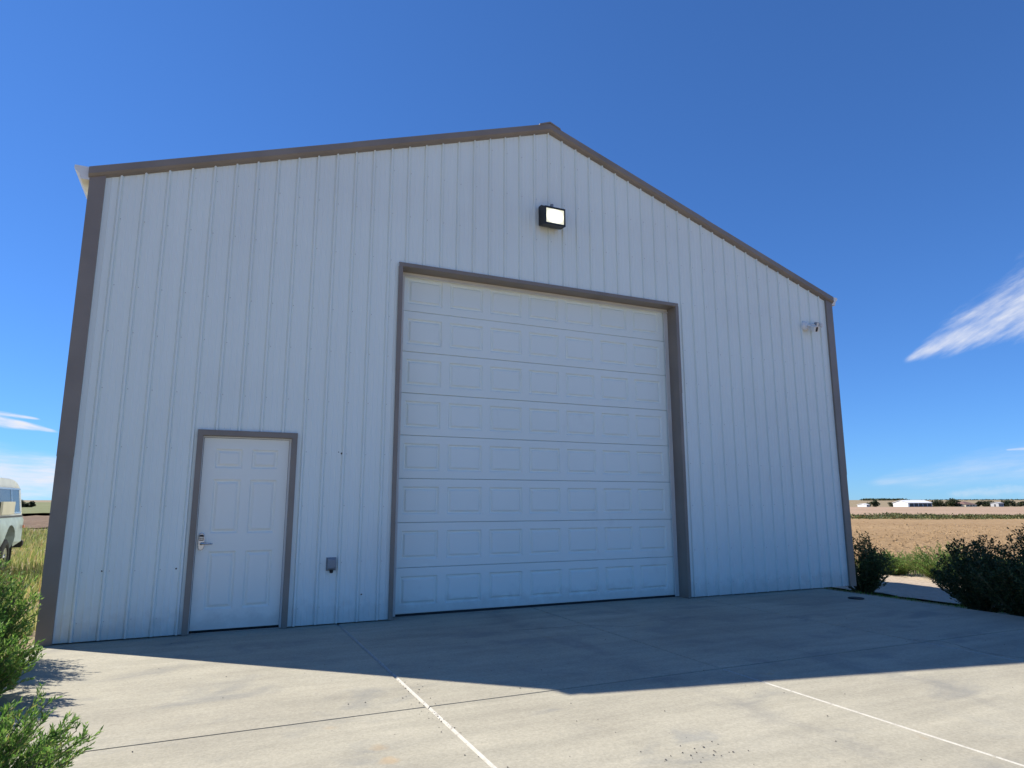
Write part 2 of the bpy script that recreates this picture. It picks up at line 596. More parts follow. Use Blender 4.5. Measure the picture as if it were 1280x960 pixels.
SLAB = -0.03          # top of the concrete


def gz(x, y):
    """height of the land"""
    dx = max((-1.0 - x) * .3, 0.0, x - 10.3)
    dy = max(-16.0 - y, 0.0, y - 19.5)
    d = math.hypot(dx, dy)
    z = -0.12 - 0.38 * sstep(d / 3.4)
    r = math.hypot(x - 3, y)
    if r > 30:
        z -= 0.0033 * (min(r, 600) - 30)
    if r > 800:
        z += 0.0042 * (min(r, 6000) - 800)
    return z


def bearing(px, v, py=628.0):
    """a place v metres ahead of the viewpoint on the bearing of a pixel column"""
    X = (px - 640) / 829.575
    f2 = Vector((math.sin(YAW), math.cos(YAW), 0))
    d = f2 * v + rgt * (X * v * (math.cos(PITCH) + (math.tan(PITCH)) * math.sin(PITCH)))
    return CAM.x + d.x, CAM.y + d.y


# ------------------------------------------------------------------ terrain
def build_ground():
    b = MB()
    NA = 180
    rad = [0.0]
    r = 3.0
    while r < 7000:
        rad.append(r)
        r *= 1.085
    vs = []
    for r in rad[1:]:
        for k in range(NA):
            a = 2 * math.pi * k / NA
            x, y = 4 + r * math.cos(a), 2 + r * math.sin(a)
            z = gz(x, y)
            if r > 1500:
                z += 2.5 * mnoise.noise((x * 0.0012, y * 0.0012, 3.3)) * (min(r, 4000) / 4000)
            vs.append((x, y, z))
    b.v = [(4, 2, gz(4, 2))] + vs
    for k in range(NA):
        b.f.append((0, 1 + k, 1 + (k + 1) % NA))
    for i in range(len(rad) - 2):
        for k in range(NA):
            k2 = (k + 1) % NA
            a = 1 + i * NA
            b.f.append((a + k, a + NA + k, a + NA + k2, a + k2))
    b.mi = [0] * len(b.f)
    return struct(b.build('ground', 'ground', smooth=True))


build_ground()


def grid_sheet(name, xs, ys, zoff, mat, keepf=None, rough=None, smooth=True):
    b = MB()
    nx = len(xs)
    for y in ys:
        for x in xs:
            b.v.append((x, y, gz(x, y) + zoff + (rough(x, y) if rough else 0.0)))
    for j in range(len(ys) - 1):
        for i in range(nx - 1):
            if keepf and not keepf(0.5 * (xs[i] + xs[i + 1]), 0.5 * (ys[j] + ys[j + 1])):
                continue
            a = j * nx + i
            b.f.append((a, a + 1, a + nx + 1, a + nx))
    b.mi = [0] * len(b.f)
    return struct(b.build(name, mat, fix=False, smooth=smooth))


def grow(a, b, s0, ratio, smax=1e9):
    out = [a]
    s = s0
    while out[-1] < b:
        out.append(out[-1] + s)
        s = min(s * ratio, smax)
    return out


def fv(x, y):
    return (x - CAM.x) * math.sin(YAW) + (y - CAM.y) * math.cos(YAW)


def clods(x, y):
    n = mnoise.noise((x * 1.1, y * 1.1, 0.0)) * 0.06 + mnoise.noise((x * 3.1, y * 3.1, 5.0)) * 0.07
    n += abs(mnoise.noise((x * 6.5, y * 6.5, 9.0))) * 0.09
    n += 0.03 * math.sin((x * 0.35 + y * 0.94) * 2 * math.pi / 0.9)
    return n


ys_f = [-y for y in reversed(grow(0.0, 70, 0.15, 1.06, 3.0)[1:])]
ys_f = ys_f + [k * 0.15 for k in range(0, 110)] + grow(16.5, 110, 0.16, 1.03, 3.0)
grid_sheet('ploughed_field', grow(18.6, 190, 0.14, 1.018, 2.5), ys_f, 0.03, 'soil',
           keepf=lambda x, y: fv(x, y) < 82, rough=clods)


def build_clods():
    rnd = random.Random(15)
    b = MB()
    for k in range(7000):
        x = 18.8 + 40 * rnd.random() ** 1.6
        y = rnd.uniform(-8, 14) + (x - 18) * rnd.uniform(.1, .75)
        if fv(x, y) > 80:
            continue
        r = rnd.uniform(.025, .07) * (1 + (rnd.random() < .06) * .8)
        c = Vector((x, y, gz(x, y) + .03 + clods(x, y) + r * .25))
        q = [c + Vector((r * math.cos(a) * rnd.uniform(.7, 1.3), r * math.sin(a) * rnd.uniform(.7, 1.3), rnd.uniform(-.2, .2) * r)) for a in (0.3, 1.6, 2.8, 4.1, 5.3)]
        top = c + Vector((rnd.uniform(-.3, .3) * r, rnd.uniform(-.3, .3) * r, r * rnd.uniform(.5, .9)))
        for k2 in range(5):
            b.face([q[k2], q[(k2 + 1) % 5], top])
    o = b.build('soil_clods', 'soil', fix=False)
    o['kind'] = 'stuff'
    o['label'] = 'loose tan clods of earth over the near ploughed field'
    o['category'] = 'soil'


build_clods()
grid_sheet('brown_field', [-x for x in reversed(grow(6.0, 120, 0.6, 1.05, 5))], grow(52, 118, 0.6, 1.02, 2.5), 0.10, 'soil_dark',
           rough=lambda x, y: mnoise.noise((x * 0.8, y * 0.8, 2.0)) * 0.22)
grid_sheet('green_field', [-x for x in reversed(grow(4.0, 900, 4, 1.08, 30))], grow(119, 1900, 3, 1.04, 40), 0.5, 'crop',
           rough=lambda x, y: mnoise.noise((x * 0.25, y * 0.25, 2.0)) * 0.35)
grid_sheet('far_field', grow(40, 620, 4, 1.04, 18), [-y for y in reversed(grow(20, 300, 5, 1.06, 18)[1:])] + grow(-20, 420, 5, 1.02, 15), 0.14,
           'far_soil', keepf=lambda x, y: 108 < fv(x, y) < 520)
grid_sheet('straw_verge', grow(30, 260, 2.5, 1.01, 6), grow(-90, 160, 2.5, 1.01, 6), 0.06,
           'straw', keepf=lambda x, y: 80 < fv(x, y) < 112)
grid_sheet('gravel_track', grow(11.6, 17.2, 0.12, 1.0), grow(-20, 26, 0.2, 1.0), 0.035, 'gravel',
           rough=lambda x, y: mnoise.noise((x * 2, y * 2, 1.0)) * 0.03 + mnoise.noise((x * 9, y * 9, 4.0)) * 0.015)

grid_sheet('added_bounce_gravel', grow(-30, 45, 1.5, 1.0), grow(-70, -13.4, 1.5, 1.0), 0.02, 'gravel')  # unseen gravel behind the viewpoint, added to bounce light onto the wall

# ------------------------------------------------------------------ concrete apron
XE = [-0.33, 2.535, 5.035, 7.545, 10.05]
YE = [0.36, -3.36, -6.85, -10.3, -13.8]


def build_pavement():
    root = empty('pavement', (4.8, -6.5, SLAB))
    struct(root)
    bed = MB()
    bed.box(XE[0] + .02, XE[-1] - .02, YE[-1] + .02, YE[0] - .02, SLAB - 0.13, SLAB - 0.018)
    keep(bed.build('joint_bed', 'crack'), root)
    for j in range(4):
        for i in range(4):
            x0, x1, y1, y0 = XE[i], XE[i + 1], YE[j], YE[j + 1]
            gx, gy = 0.0055, 0.005
            bl, br, by, dp = (0.01, 0.0125, 0.008, 0.006)[i], 0.005, 0.004, 0.014
            b = MB()
            o = [(x0 + gx, y0 + gy), (x1 - gx, y0 + gy), (x1 - gx, y1 - gy), (x0 + gx, y1 - gy)]
            n = [(x0 + gx + bl, y0 + gy + by), (x1 - gx - br, y0 + gy + by), (x1 - gx - br, y1 - gy - by), (x0 + gx + bl, y1 - gy - by)]
            b.face([(p[0], p[1], SLAB) for p in n], 0)
            for k in range(4):
                k2 = (k + 1) % 4
                b.face([(o[k][0], o[k][1], SLAB - dp), (o[k2][0], o[k2][1], SLAB - dp), (n[k2][0], n[k2][1], SLAB), (n[k][0], n[k][1], SLAB)], 1 if k == 3 and (j > 0 or i == 1) else 0)  # sunlight painted on left bevels; most shaded first-row joints stay plain concrete
                b.face([(o[k][0], o[k][1], SLAB - .14), (o[k2][0], o[k2][1], SLAB - .14), (o[k2][0], o[k2][1], SLAB - dp), (o[k][0], o[k][1], SLAB - dp)], 0)
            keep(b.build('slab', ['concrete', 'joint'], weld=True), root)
    # cracks: thin jagged strips just above the slab
    rnd = random.Random(5)

    def crack(pts, w):
        b = MB()
        P = []
        for (a, c) in zip(pts[:-1], pts[1:]):
            n = max(2, int(math.dist(a, c) / 0.05))
            for k in range(n):
                u = k / n
                P.append((a[0] + (c[0] - a[0]) * u + rnd.uniform(-.012, .012), a[1] + (c[1] - a[1]) * u + rnd.uniform(-.012, .012)))
        P.append(pts[-1])
        for (p, q) in zip(P[:-1], P[1:]):
            d = (Vector((q[0], q[1])) - Vector((p[0], p[1])))
            if d.length < 1e-6:
                continue
            nn = Vector((-d.y, d.x)).normalized() * w * rnd.uniform(.4, 1) * .5
            b.face([(p[0] - nn.x, p[1] - nn.y, SLAB + .002), (q[0] - nn.x, q[1] - nn.y, SLAB + .002), (q[0] + nn.x, q[1] + nn.y, SLAB + .002), (p[0] + nn.x, p[1] + nn.y, SLAB + .002)])
        keep(b.build('crack', 'crack', fix=False), root)
    crack([(4.12, -1.16), (4.6, -1.2), (5.02, -1.2)], .012)
    crack([(5.05, -1.22), (5.3, -1.42), (5.55, -1.5)], .008)
    crack([(7.56, -3.25), (7.75, -3.42), (7.6, -3.9), (7.68, -4.2)], .010)
    crack([(8.9, -0.9), (9.2, -1.5), (9.1, -2.2)], .006)
    return root


build_pavement()


def build_pebbles():
    rnd = random.Random(8)
    b = MB()
    spots = []
    for k in range(26):                                  # the scatter in front, right of the middle
        spots.append((3.62 + rnd.gauss(0, .15), -4.78 + rnd.gauss(0, .13), rnd.uniform(.003, .0075)))
    for k in range(160):
        spots.append((rnd.uniform(0, 9.5), rnd.uniform(-6.3, -0.2), rnd.uniform(.002, .0065)))
    for k in range(60):                                  # crumbs lying in the joint
        spots.append((2.535 + rnd.gauss(0, .05), rnd.uniform(-5, -2.6), rnd.uniform(.002, .006)))
    for x, y, s in spots:
        c = Vector((x, y, SLAB + s * .4))
        ax = [Vector((s * rnd.uniform(.7, 1.3), 0, 0)), Vector((0, s * rnd.uniform(.7, 1.3), 0)), Vector((0, 0, s * .7))]
        pts = [c + ax[0], c + ax[1], c - ax[0], c - ax[1]]
        for k in range(4):
            b.face([pts[k], pts[(k + 1) % 4], c + ax[2]])
    o = b.build('pebbles', 'pebble')
    o['kind'] = 'stuff'
    o['label'] = 'small dark pebbles and grit scattered over the concrete'
    o['category'] = 'pebbles'


build_pebbles()

# ------------------------------------------------------------------ the metal building
S = 0.2286                          # rib pitch, 9 inches
XL, XR = -0.285, 10.80              # outer faces of the corner trims
XC = 0.5 * (XL + XR)
EAVE, SLOPE = 4.83, 0.342
LEN = 18.3


def roof_z(x):
    return EAVE + SLOPE * ((x - XL) if x < XC else (XR - x))


OD = (3.15, 7.41, 4.262)            # overhead door opening: left, right, top
MD = (1.018, 1.932, 2.030)          # entry door opening

bld = empty('metal_building', (XC, LEN / 2, SLAB))
tag(bld, 'large white ribbed metal building with brown trim beside the concrete apron', 'building')


def rib_profile(x0, x1, zfun, h=0.021):
    """breakpoints (x, y) of the sheet between x0 and x1, y negative = outward"""
    pts = {}
    k0, k1 = int(math.floor(x0 / S)) - 1, int(math.ceil(x1 / S)) + 1
    for k in range(k0, k1 + 1):
        c = k * S
        for dx, y in ((-.026, 0), (-.022, .005), (-.018, .005), (-.015, 0), (-.008, -h), (.008, -h), (.015, 0), (.018, .004), (.022, .004), (.026, 0)):
            pts[round(c + dx, 5)] = y
        for m in (S * .37, S * .63):
            for dx, y in ((-.012, 0), (-.005, -.0035), (.005, -.0035), (.012, 0)):
                pts[round(c + m + dx, 5)] = y
    xs = sorted(pts)

    def yat(x):
        import bisect
        i = bisect.bisect_left(xs, x)
        if xs[i] == x:
            return pts[x]
        a, b = xs[i - 1], xs[i]
        return pts[a] + (pts[b] - pts[a]) * (x - a) / (b - a)
    return [(x, yat(x)) for x in [x0] + [x for x in xs if x0 + 1e-4 < x < x1 - 1e-4] + [x1]]


def front_panel(x0, x1, yo):
    cuts = sorted(set([x0, x1] + [c for c in (OD[0], OD[1], MD[0], MD[1], XC) if x0 < c < x1]))
    b = MB()
    for a, c in zip(cuts[:-1], cuts[1:]):
        mid = .5 * (a + c)
        zb = SLAB + 0.012
        if OD[0] < mid < OD[1]:
            zb = OD[2]
        elif MD[0] < mid < MD[1]:
            zb = MD[2]
        pr = rib_profile(a, c, None)
        for (p, q) in zip(pr[:-1], pr[1:]):
            b.face([(p[0], p[1] + yo, zb), (q[0], q[1] + yo, zb), (q[0], q[1] + yo, roof_z(q[0]) - .03), (p[0], p[1] + yo, roof_z(p[0]) - .03)])
    o = b.build('wall_panel', 'wall', fix=False, weld=False)
    return keep(o, bld)


for j in range(0, 13):
    x0 = (4 * j - 2) * S - .030
    x1 = (4 * j + 2) * S + .030
    x0, x1 = max(x0, XL + .012), min(x1, XR - .012)
    if x1 - x0 < .1:
        continue
    front_panel(x0, x1, -0.0014 * (j % 2))


def side_wall(name, x, sgn, y0, y1, h, axis):
    b = MB()
    k = 0
    pts = []
    u = y0
    while u < y1:
        for dx, o in ((0, 0), (S * .5 - .024, 0), (S * .5 - .009, .019), (S * .5 + .009, .019), (S * .5 + .024, 0)):
            if u + dx < y1:
                pts.append((u + dx, o))
        u += S
    pts.append((y1, 0))
    for p, q in zip(pts[:-1], pts[1:]):
        if axis == 'y':
            b.face([(x + sgn * p[1], p[0], SLAB), (x + sgn * q[1], q[0], SLAB), (x + sgn * q[1], q[0], h(q[0])), (x + sgn * p[1], p[0], h(p[0]))])
        else:
            b.face([(p[0], x + sgn * p[1], SLAB), (q[0], x + sgn * q[1], SLAB), (q[0], x + sgn * q[1], h(q[0])), (p[0], x + sgn * p[1], h(p[0]))])
    return keep(b.build(name, 'wall', fix=False), bld)


side_wall('side_wall', XL + .022, -1, .012, LEN, lambda u: EAVE - .02, 'y')
side_wall('side_wall', XR - .022, 1, .012, LEN, lambda u: EAVE - .02, 'y')
side_wall('rear_wall', LEN, 1, XL + .022, XR - .022, lambda u: roof_z(u) - .03, 'x')


# corner trims (front), each of two lapped lengths
def corner_trim(side):
    for z0, z1, o in ((SLAB + .004, 1.80, 0.0), (1.765, EAVE - .045, .003)):
        b = MB()
        if side < 0:
            x0, x1 = XL - o, XL + .138 + o
            b.box(x0, x1, -.036 - o, -.029 - o, z0, z1)
            b.box(x0, x0 + .004, -.0289 - o, .13, z0, z1)
            b.box(x1 - .012, x1, -.0288 - o, -.003, z0, z1)
        else:
            x0, x1 = XR - .138 - o, XR + o
            b.box(x0, x1, -.036 - o, -.029 - o, z0, z1)
            b.box(x1 - .004, x1, -.0289 - o, .13, z0, z1)
            b.box(x0, x0 + .012, -.0288 - o, -.003, z0, z1)
        keep(b.build('corner_trim', 'trim'), bld)


corner_trim(-1)
corner_trim(1)
for x in (XL, XR):
    b = MB()
    s = 1 if x == XL else -1
    b.box(min(x, x + s * .14), max(x, x + s * .14), LEN + .021, LEN + .03, SLAB, EAVE - .05)
    keep(b.build('corner_trim', 'trim'), bld)


# rake trims: a face that leans out, a rolled lower edge and a return to the sheet
def rake(y_face, y_wall, sgn):
    for side in (0, 1):
        prof = [(y_wall, -.108), (y_face, -.092), (y_face - sgn * .022, -.068), (y_face - sgn * .022, .012), (y_face + sgn * .08, .026), (y_face + sgn * .08, .014), (y_wall, .0)]
        xa, xb = (XL - .012, XC) if side == 0 else (XC, XR + .012)
        # split into two lapped lengths
        for u0, u1, o in ((0, .5, 0), (.495, 1, .0025)) if side == 0 else ((0, .5, .0025), (.495, 1, 0)):
            b = MB()
            x0, x1 = xa + (xb - xa) * u0, xa + (xb - xa) * u1
            rings = []
            for x in (x0, x1):
                rings.append([(x, y - sgn * (o if i in (1, 2, 3) else 0), roof_z(x) + dz + (o if i in (3, 4) else 0)) for i, (y, dz) in enumerate(prof)])
            b.loft(rings)
            keep(b.build('rake_trim', 'trim'), bld)


rake(-.052, -.004, 1)
rake(LEN + .045, LEN + .004, -1)

# roof sheets, ridge cap and gutters
for side in (0, 1):
    b = MB()
    xe, xr = (XL - .05, XC) if side == 0 else (XR + .05, XC)
    ze, zr = roof_z(XL) - .05 * SLOPE, roof_z(XC)
    y = .06
    pts = []
    while y < LEN - .1:
        for dy, o in ((0, .005), (S * .5 - .024, .005), (S * .5 - .009, .024), (S * .5 + .009, .024), (S * .5 + .024, .005)):
            pts.append((y + dy, o))
        y += S
    for p, q in zip(pts[:-1], pts[1:]):
        b.face([(xe, p[0], ze + p[1]), (xe, q[0], ze + q[1]), (xr, q[0], zr + q[1]), (xr, p[0], zr + p[1])])
    keep(b.build('roof_sheet', 'roof', fix=False), bld)
b = MB()
w = .17
zt = roof_z(XC) + .030
ring = lambda y: [(XC - w, y, zt - w * SLOPE), (XC, y, zt + .012), (XC + w, y, zt - w * SLOPE), (XC + w, y, zt - w * SLOPE - .022), (XC, y, zt - .010), (XC - w, y, zt - w * SLOPE - .022)]
b.loft([ring(-.085), ring(LEN + .085)])
keep(b.build('ridge_cap', 'trim'), bld)
for sgn, x in ((-1, XL), (1, XR)):
    prof = [(0.004, -.135), (.070, -.135), (.082, -.085), (.125, -.035), (.125, .0), (.113, .0), (.113, -.030), (.072, -.078), (.062, -.125), (.004, -.125)]
    prof = [(a * 1.2, c * 1.08) for a, c in prof]
    b = MB()
    rings = [[(x + sgn * px_, yy, EAVE + .02 + dz) for px_, dz in prof] for yy in (-.03, LEN + .03)]
    b.loft(rings)
    cap = [(x + sgn * px_, EAVE + .02 + dz) for px_, dz in prof[:5]] + [(x + sgn * .004, EAVE + .02)]
    b.prism(cap, 'y', -.034, -.0305)
    g = keep(b.build('gutter', 'gutter'), bld)


# trim round the overhead opening: front flange plus return to the door
def opening_trim(x0, x1, zt, w, depth, seam=None):
    yf = -.030
    # head
    b = MB()
    b.box(x0 - w, x1 + w, yf - .006, yf, zt, zt + w)
    b.box(x0 - w, x1 + w, yf, -.002, zt + w - .006, zt + w - .0005)
    b.box(x0, x1, yf + .0002, depth, zt - .004, zt + .0)
    keep(b.build('opening_trim', 'trim'), bld)
    for sgn, x in ((-1, x0), (1, x1)):
        segs = [(SLAB + .004, zt - .0045, 0.0)] if seam is None else [(SLAB + .004, seam + .02, 0.0), (seam, zt - .0045, .003)]
        for z0, z1, o in segs:
            b = MB()
            xa, xb = (x - w, x) if sgn < 0 else (x, x + w)
            b.box(xa - o, xb + o, yf - .0055 - o, yf - .0005 - o, z0, z1 + .004 if z1 > zt - .1 else z1)
            xo = xa if sgn < 0 else xb
            b.box(min(xo, xo - sgn * .006), max(xo, xo - sgn * .006), yf - o, -.002, z0, z1)
            b.box(min(x, x + sgn * .004) - o * (sgn > 0), max(x, x + sgn * .004) + o * (sgn < 0), yf - o, depth, z0, z1)
            keep(b.build('opening_trim', 'trim'), bld)


opening_trim(OD[0], OD[1], OD[2], .047, .208, seam=2.92)
opening_trim(MD[0], MD[1], MD[2], .058, .030)


def ring_face(b, ro, zo, ri, zi, mi=0):
    """four quads between two rectangles (x0,x1,z0,z1) at depths zo, zi (y)"""
    def c(r, y):
        return [(r[0], y, r[2]), (r[1], y, r[2]), (r[1], y, r[3]), (r[0], y, r[3])]
    o, i = c(ro, zo), c(ri, zi)
    for k in range(4):
        k2 = (k + 1) % 4
        b.face([o[k], o[k2], i[k2], i[k]], mi)


def inset(r, d):
    return (r[0] + d, r[1] - d, r[2] + d, r[3] - d)


def emboss(b, cell, pan, y, m=0.030, d=0.009):
    """cell face with a recessed moulding round a panel; returns the rectangle of the inner field"""
    ring_face(b, cell, y, pan, y)
    p1 = inset(pan, m * .45)
    ring_face(b, pan, y, p1, y + d)
    return p1


def raised_field(name, p1, y, parent, mat, m=0.030, d=0.009):
    b = MB()
    p2 = inset(p1, m * .22)
    p3 = inset(p2, m * .55)
    ring_face(b, p1, y + d, p2, y + d)
    ring_face(b, p2, y + d, p3, y + d * .15)
    b.face([(p3[0], y + d * .15, p3[2]), (p3[1], y + d * .15, p3[2]), (p3[1], y + d * .15, p3[3]), (p3[0], y + d * .15, p3[3])])
    return keep2(b.build(name, mat, fix=False), parent)


def keep2(o, parent):
    o.parent = parent
    loc = Vector(parent.location)
    o.matrix_parent_inverse = Matrix.Translation(loc).inverted() if parent.parent is None else Matrix.Identity(4)
    return o


# ---- overhead door: a backing sheet is the part; sections, fields and stops are its pieces
YD = 0.200
b = MB()
b.box(OD[0] - .05, OD[1] + .05, YD + .035, YD + .045, SLAB + .003, 4.30)
od = keep(b.build('overhead_door', 'dark'), bld)
od['label'] = 'tall white sectional overhead door with rows of raised panels'


def child(o, part):
    """sub-part in world-space coordinates under a part that itself sits in world-space coordinates"""
    o.parent = part
    return o


DC, PW, PITCHX = 5.263, 0.472, 0.580
SH = 0.537
DZ = -0.006
rj = random.Random(3)
for s in range(8):
    z0, z1 = DZ + s * SH + .0012, DZ + (s + 1) * SH - .0012
    yy = YD + rj.uniform(-.0015, .0015)
    x0, x1 = OD[0] - .02, OD[1] + .02
    b = MB()
    edge = .005
    face = (x0, x1, z0 + edge, z1 - edge)
    # rolled top and bottom edges
    b.face([(x0, yy, z0 + edge), (x1, yy, z0 + edge), (x1, yy + .010, z0), (x0, yy + .010, z0)])
    b.face([(x0, yy + .010, z1), (x1, yy + .010, z1), (x1, yy, z1 - edge), (x0, yy, z1 - edge)])
    b.face([(x0, yy + .010, z0), (x1, yy + .010, z0), (x1, yy + .034, z0), (x0, yy + .034, z0)])
    b.face([(x0, yy + .010, z1), (x1, yy + .010, z1), (x1, yy + .034, z1), (x0, yy + .034, z1)])
    fields = []
    for k in range(7):
        cx = DC + (k - 3) * PITCHX
        c0 = x0 if k == 0 else cx - PITCHX / 2
        c1 = x1 if k == 6 else cx + PITCHX / 2
        cell = (c0, c1, face[2], face[3])
        pan = (cx - PW / 2, cx + PW / 2, DZ + s * SH + .098, DZ + s * SH + .438)
        fields.append(emboss(b, cell, pan, yy, m=.036, d=.018))
    child(b.build('door_section', 'door', fix=False), od)
    for p1 in fields:
        bb = MB()
        m, d = .036, .018
        p2 = inset(p1, .012)
        p3 = inset(p2, .020)
        ring_face(bb, p1, yy + d, p2, yy + d)
        ring_face(bb, p2, yy + d, p3, yy + .002)
        bb.face([(p3[0], yy + .002, p3[2]), (p3[1], yy + .002, p3[2]), (p3[1], yy + .002, p3[3]), (p3[0], yy + .002, p3[3])])
        child(bb.build('raised_panel', 'door', fix=False), od)
b = MB()                                                        # top and side weather stops
b.prism([(YD - .004, 4.215), (YD - .034, 4.200), (YD - .040, 4.206), (YD - .030, 4.226), (YD - .022, 4.2575), (YD - .002, 4.2575)], 'x', OD[0] + .002, OD[1] - .002)
child(b.build('weather_stop', 'white'), od)
for sgn, x in ((1, OD[0]), (-1, OD[1])):
    b = MB()
    prof = [(x + sgn * .001, YD - .002), (x + sgn * .001, YD - .024), (x + sgn * .040, YD - .028), (x + sgn * .078, YD - .040), (x + sgn * .082, YD - .034), (x + sgn * .058, YD - .004)]
    b.prism(prof, 'z', SLAB + .01, 4.199)
    child(b.build('weather_stop', 'white'), od)
b = MB()
b.box(OD[0], OD[1], YD - .004, YD + .034, SLAB + .002, -.0045)
child(b.build('bottom_seal', 'rubber'), od)

# ---- entry door
YE_ = 0.030
b = MB()
b.box(MD[0] - .02, MD[1] + .02, YE_ + .03, YE_ + .05, SLAB + .004, MD[2] + .02)
ed = keep(b.build('entry_door', 'dark'), bld)
ed['label'] = 'white six panel entry door in a brown trimmed opening'
b = MB()                                                        # leaf
L0, L1, LZ0, LZ1 = 1.030, 1.908, .004, 2.006
cols = ((1.150, 1.428), (1.520, 1.798))
rows = ((.205, .800), (.985, 1.560), (1.680, 1.890))
fields = []
zc = [LZ0, .8925, 1.62, LZ1]
xm = 1.474
for ci, (a, c) in enumerate(cols):
    for ri, (d, e) in enumerate(rows):
        cell = (L0 if ci == 0 else xm, xm if ci == 0 else L1, zc[ri], zc[ri + 1])
        fields.append(emboss(b, cell, (a, c, d, e), YE_, m=.036, d=.015))
b.face([(L0, YE_, LZ0), (L1, YE_, LZ0), (L1, YE_ + .029, LZ0), (L0, YE_ + .029, LZ0)])
b.face([(L0, YE_, LZ1), (L1, YE_, LZ1), (L1, YE_ + .029, LZ1), (L0, YE_ + .029, LZ1)])
b.face([(L0, YE_, LZ0), (L0, YE_, LZ1), (L0, YE_ + .029, LZ1), (L0, YE_ + .029, LZ0)])
b.face([(L1, YE_, LZ0), (L1, YE_, LZ1), (L1, YE_ + .029, LZ1), (L1, YE_ + .029, LZ0)])
child(b.build('door_leaf', 'entry', fix=False), ed)
for p1 in fields:
    bb = MB()
    p2 = inset(p1, .010)
    p3 = inset(p2, .022)
    ring_face(bb, p1, YE_ + .015, p2, YE_ + .015)
    ring_face(bb, p2, YE_ + .015, p3, YE_ + .001)
    bb.face([(p3[0], YE_ + .001, p3[2]), (p3[1], YE_ + .001, p3[2]), (p3[1], YE_ + .001, p3[3]), (p3[0], YE_ + .001, p3[3])])
    child(bb.build('raised_panel', 'entry', fix=False), ed)
b = MB()                                                        # white jamb and head with weather strip
b.box(L1 + .004, MD[1] - .0005, YE_ - .012, YE_ + .029, SLAB + .005, MD[2] - .006)
b.box(MD[0] + .0005, L0 - .004, YE_ - .012, YE_ + .029, SLAB + .005, MD[2] - .006)
b.box(L0 - .0039, L1 + .0039, YE_ - .012, YE_ + .029, LZ1 + .004, MD[2] - .006)
child(b.build('door_frame', 'white'), ed)
b = MB()
b.box(L0 - .003, L1 + .003, YE_ - .020, YE_ + .029, SLAB + .001, SLAB + .012)
child(b.build('threshold', 'chrome'), ed)
# keypad lever lock
b = MB()
lx, lz = 1.078, .905
plate = []
for k in range(20):
    a = 2 * math.pi * k / 20
    ca, sa = math.cos(a), math.sin(a)
    plate.append((lx + .031 * (abs(ca) ** .55) * (1 if ca > 0 else -1), lz + .088 * (abs(sa) ** .7) * (1 if sa > 0 else -1)))
b.prism(plate, 'y', YE_ - .022, YE_ - .0005)
lock = child(b.build('lever_lock', 'chrome', bevel=.004), ed)
b = MB()
b.box(lx - .022, lx + .022, YE_ - .027, YE_ - .0225, lz + .010, lz + .066)
b.box(lx - .018, lx + .018, YE_ - .030, YE_ - .0272, lz + .066, lz + .072)
child(b.build('keypad', 'blackmetal'), ed)
b = MB()
for r in range(2):
    for c in range(3):
        b.box(lx - .018 + c * .013, lx - .008 + c * .013, YE_ - .030, YE_ - .0272, lz + .020 + r * .018, lz + .032 + r * .018)
child(b.build('keypad_button', 'chrome'), ed)
b = MB()
b.tube([(lx, YE_ - .022, lz - .022), (lx, YE_ - .058, lz - .022)], .013, 10)
b.tube([(lx - .006, YE_ - .056, lz - .022), (lx + .04, YE_ - .060, lz - .020), (lx + .085, YE_ - .058, lz - .022), (lx + .108, YE_ - .052, lz - .024)], [.011, .010, .009, .006], 8)
child(b.build('lever', 'chrome', smooth=True), ed)

# ---- screw heads over the sheets (too small to pick apart)
rs = random.Random(4)
b = MB()
for zr in (.16, .64, 1.27, 1.875, 2.48, 3.08, 3.59, 4.33, 4.95, 5.55, 6.15):
    for k in range(-1, 48):
        x = k * S + .034 + rs.uniform(-.004, .004)
        z = zr + rs.uniform(-.008, .008)
        if x < XL + .15 or x > XR - .15 or z > roof_z(x) - .16:
            continue
        if OD[0] - .08 < x < OD[1] + .08 and z < OD[2] + .08:
            continue
        if MD[0] - .09 < x < MD[1] + .09 and z < MD[2] + .09:
            continue
        r = .0048
        ring = [(x + r * math.cos(a * math.pi / 3), z + r * math.sin(a * math.pi / 3)) for a in range(6)]
        b.prism(ring, 'y', -.0075, -.001)
o = keep(b.build('screw_heads', 'screw'), bld)
o['kind'] = 'stuff'
# rusty holes and a dent in the sheets
for (x, z, r) in ((2.495, 1.874, .013), (0.862, .638, .009), (0.20, .64, .008), (2.785, .277, .010), (2.46, 1.89, .006)):
    b = MB()
    ring = [(x + r * rs.uniform(.6, 1.2) * math.cos(a * math.pi / 4), z + r * rs.uniform(.6, 1.2) * math.sin(a * math.pi / 4)) for a in range(8)]
    b.prism(ring, 'y', -.006, -.001)
    keep(b.build('rust_hole', 'rust'), bld)

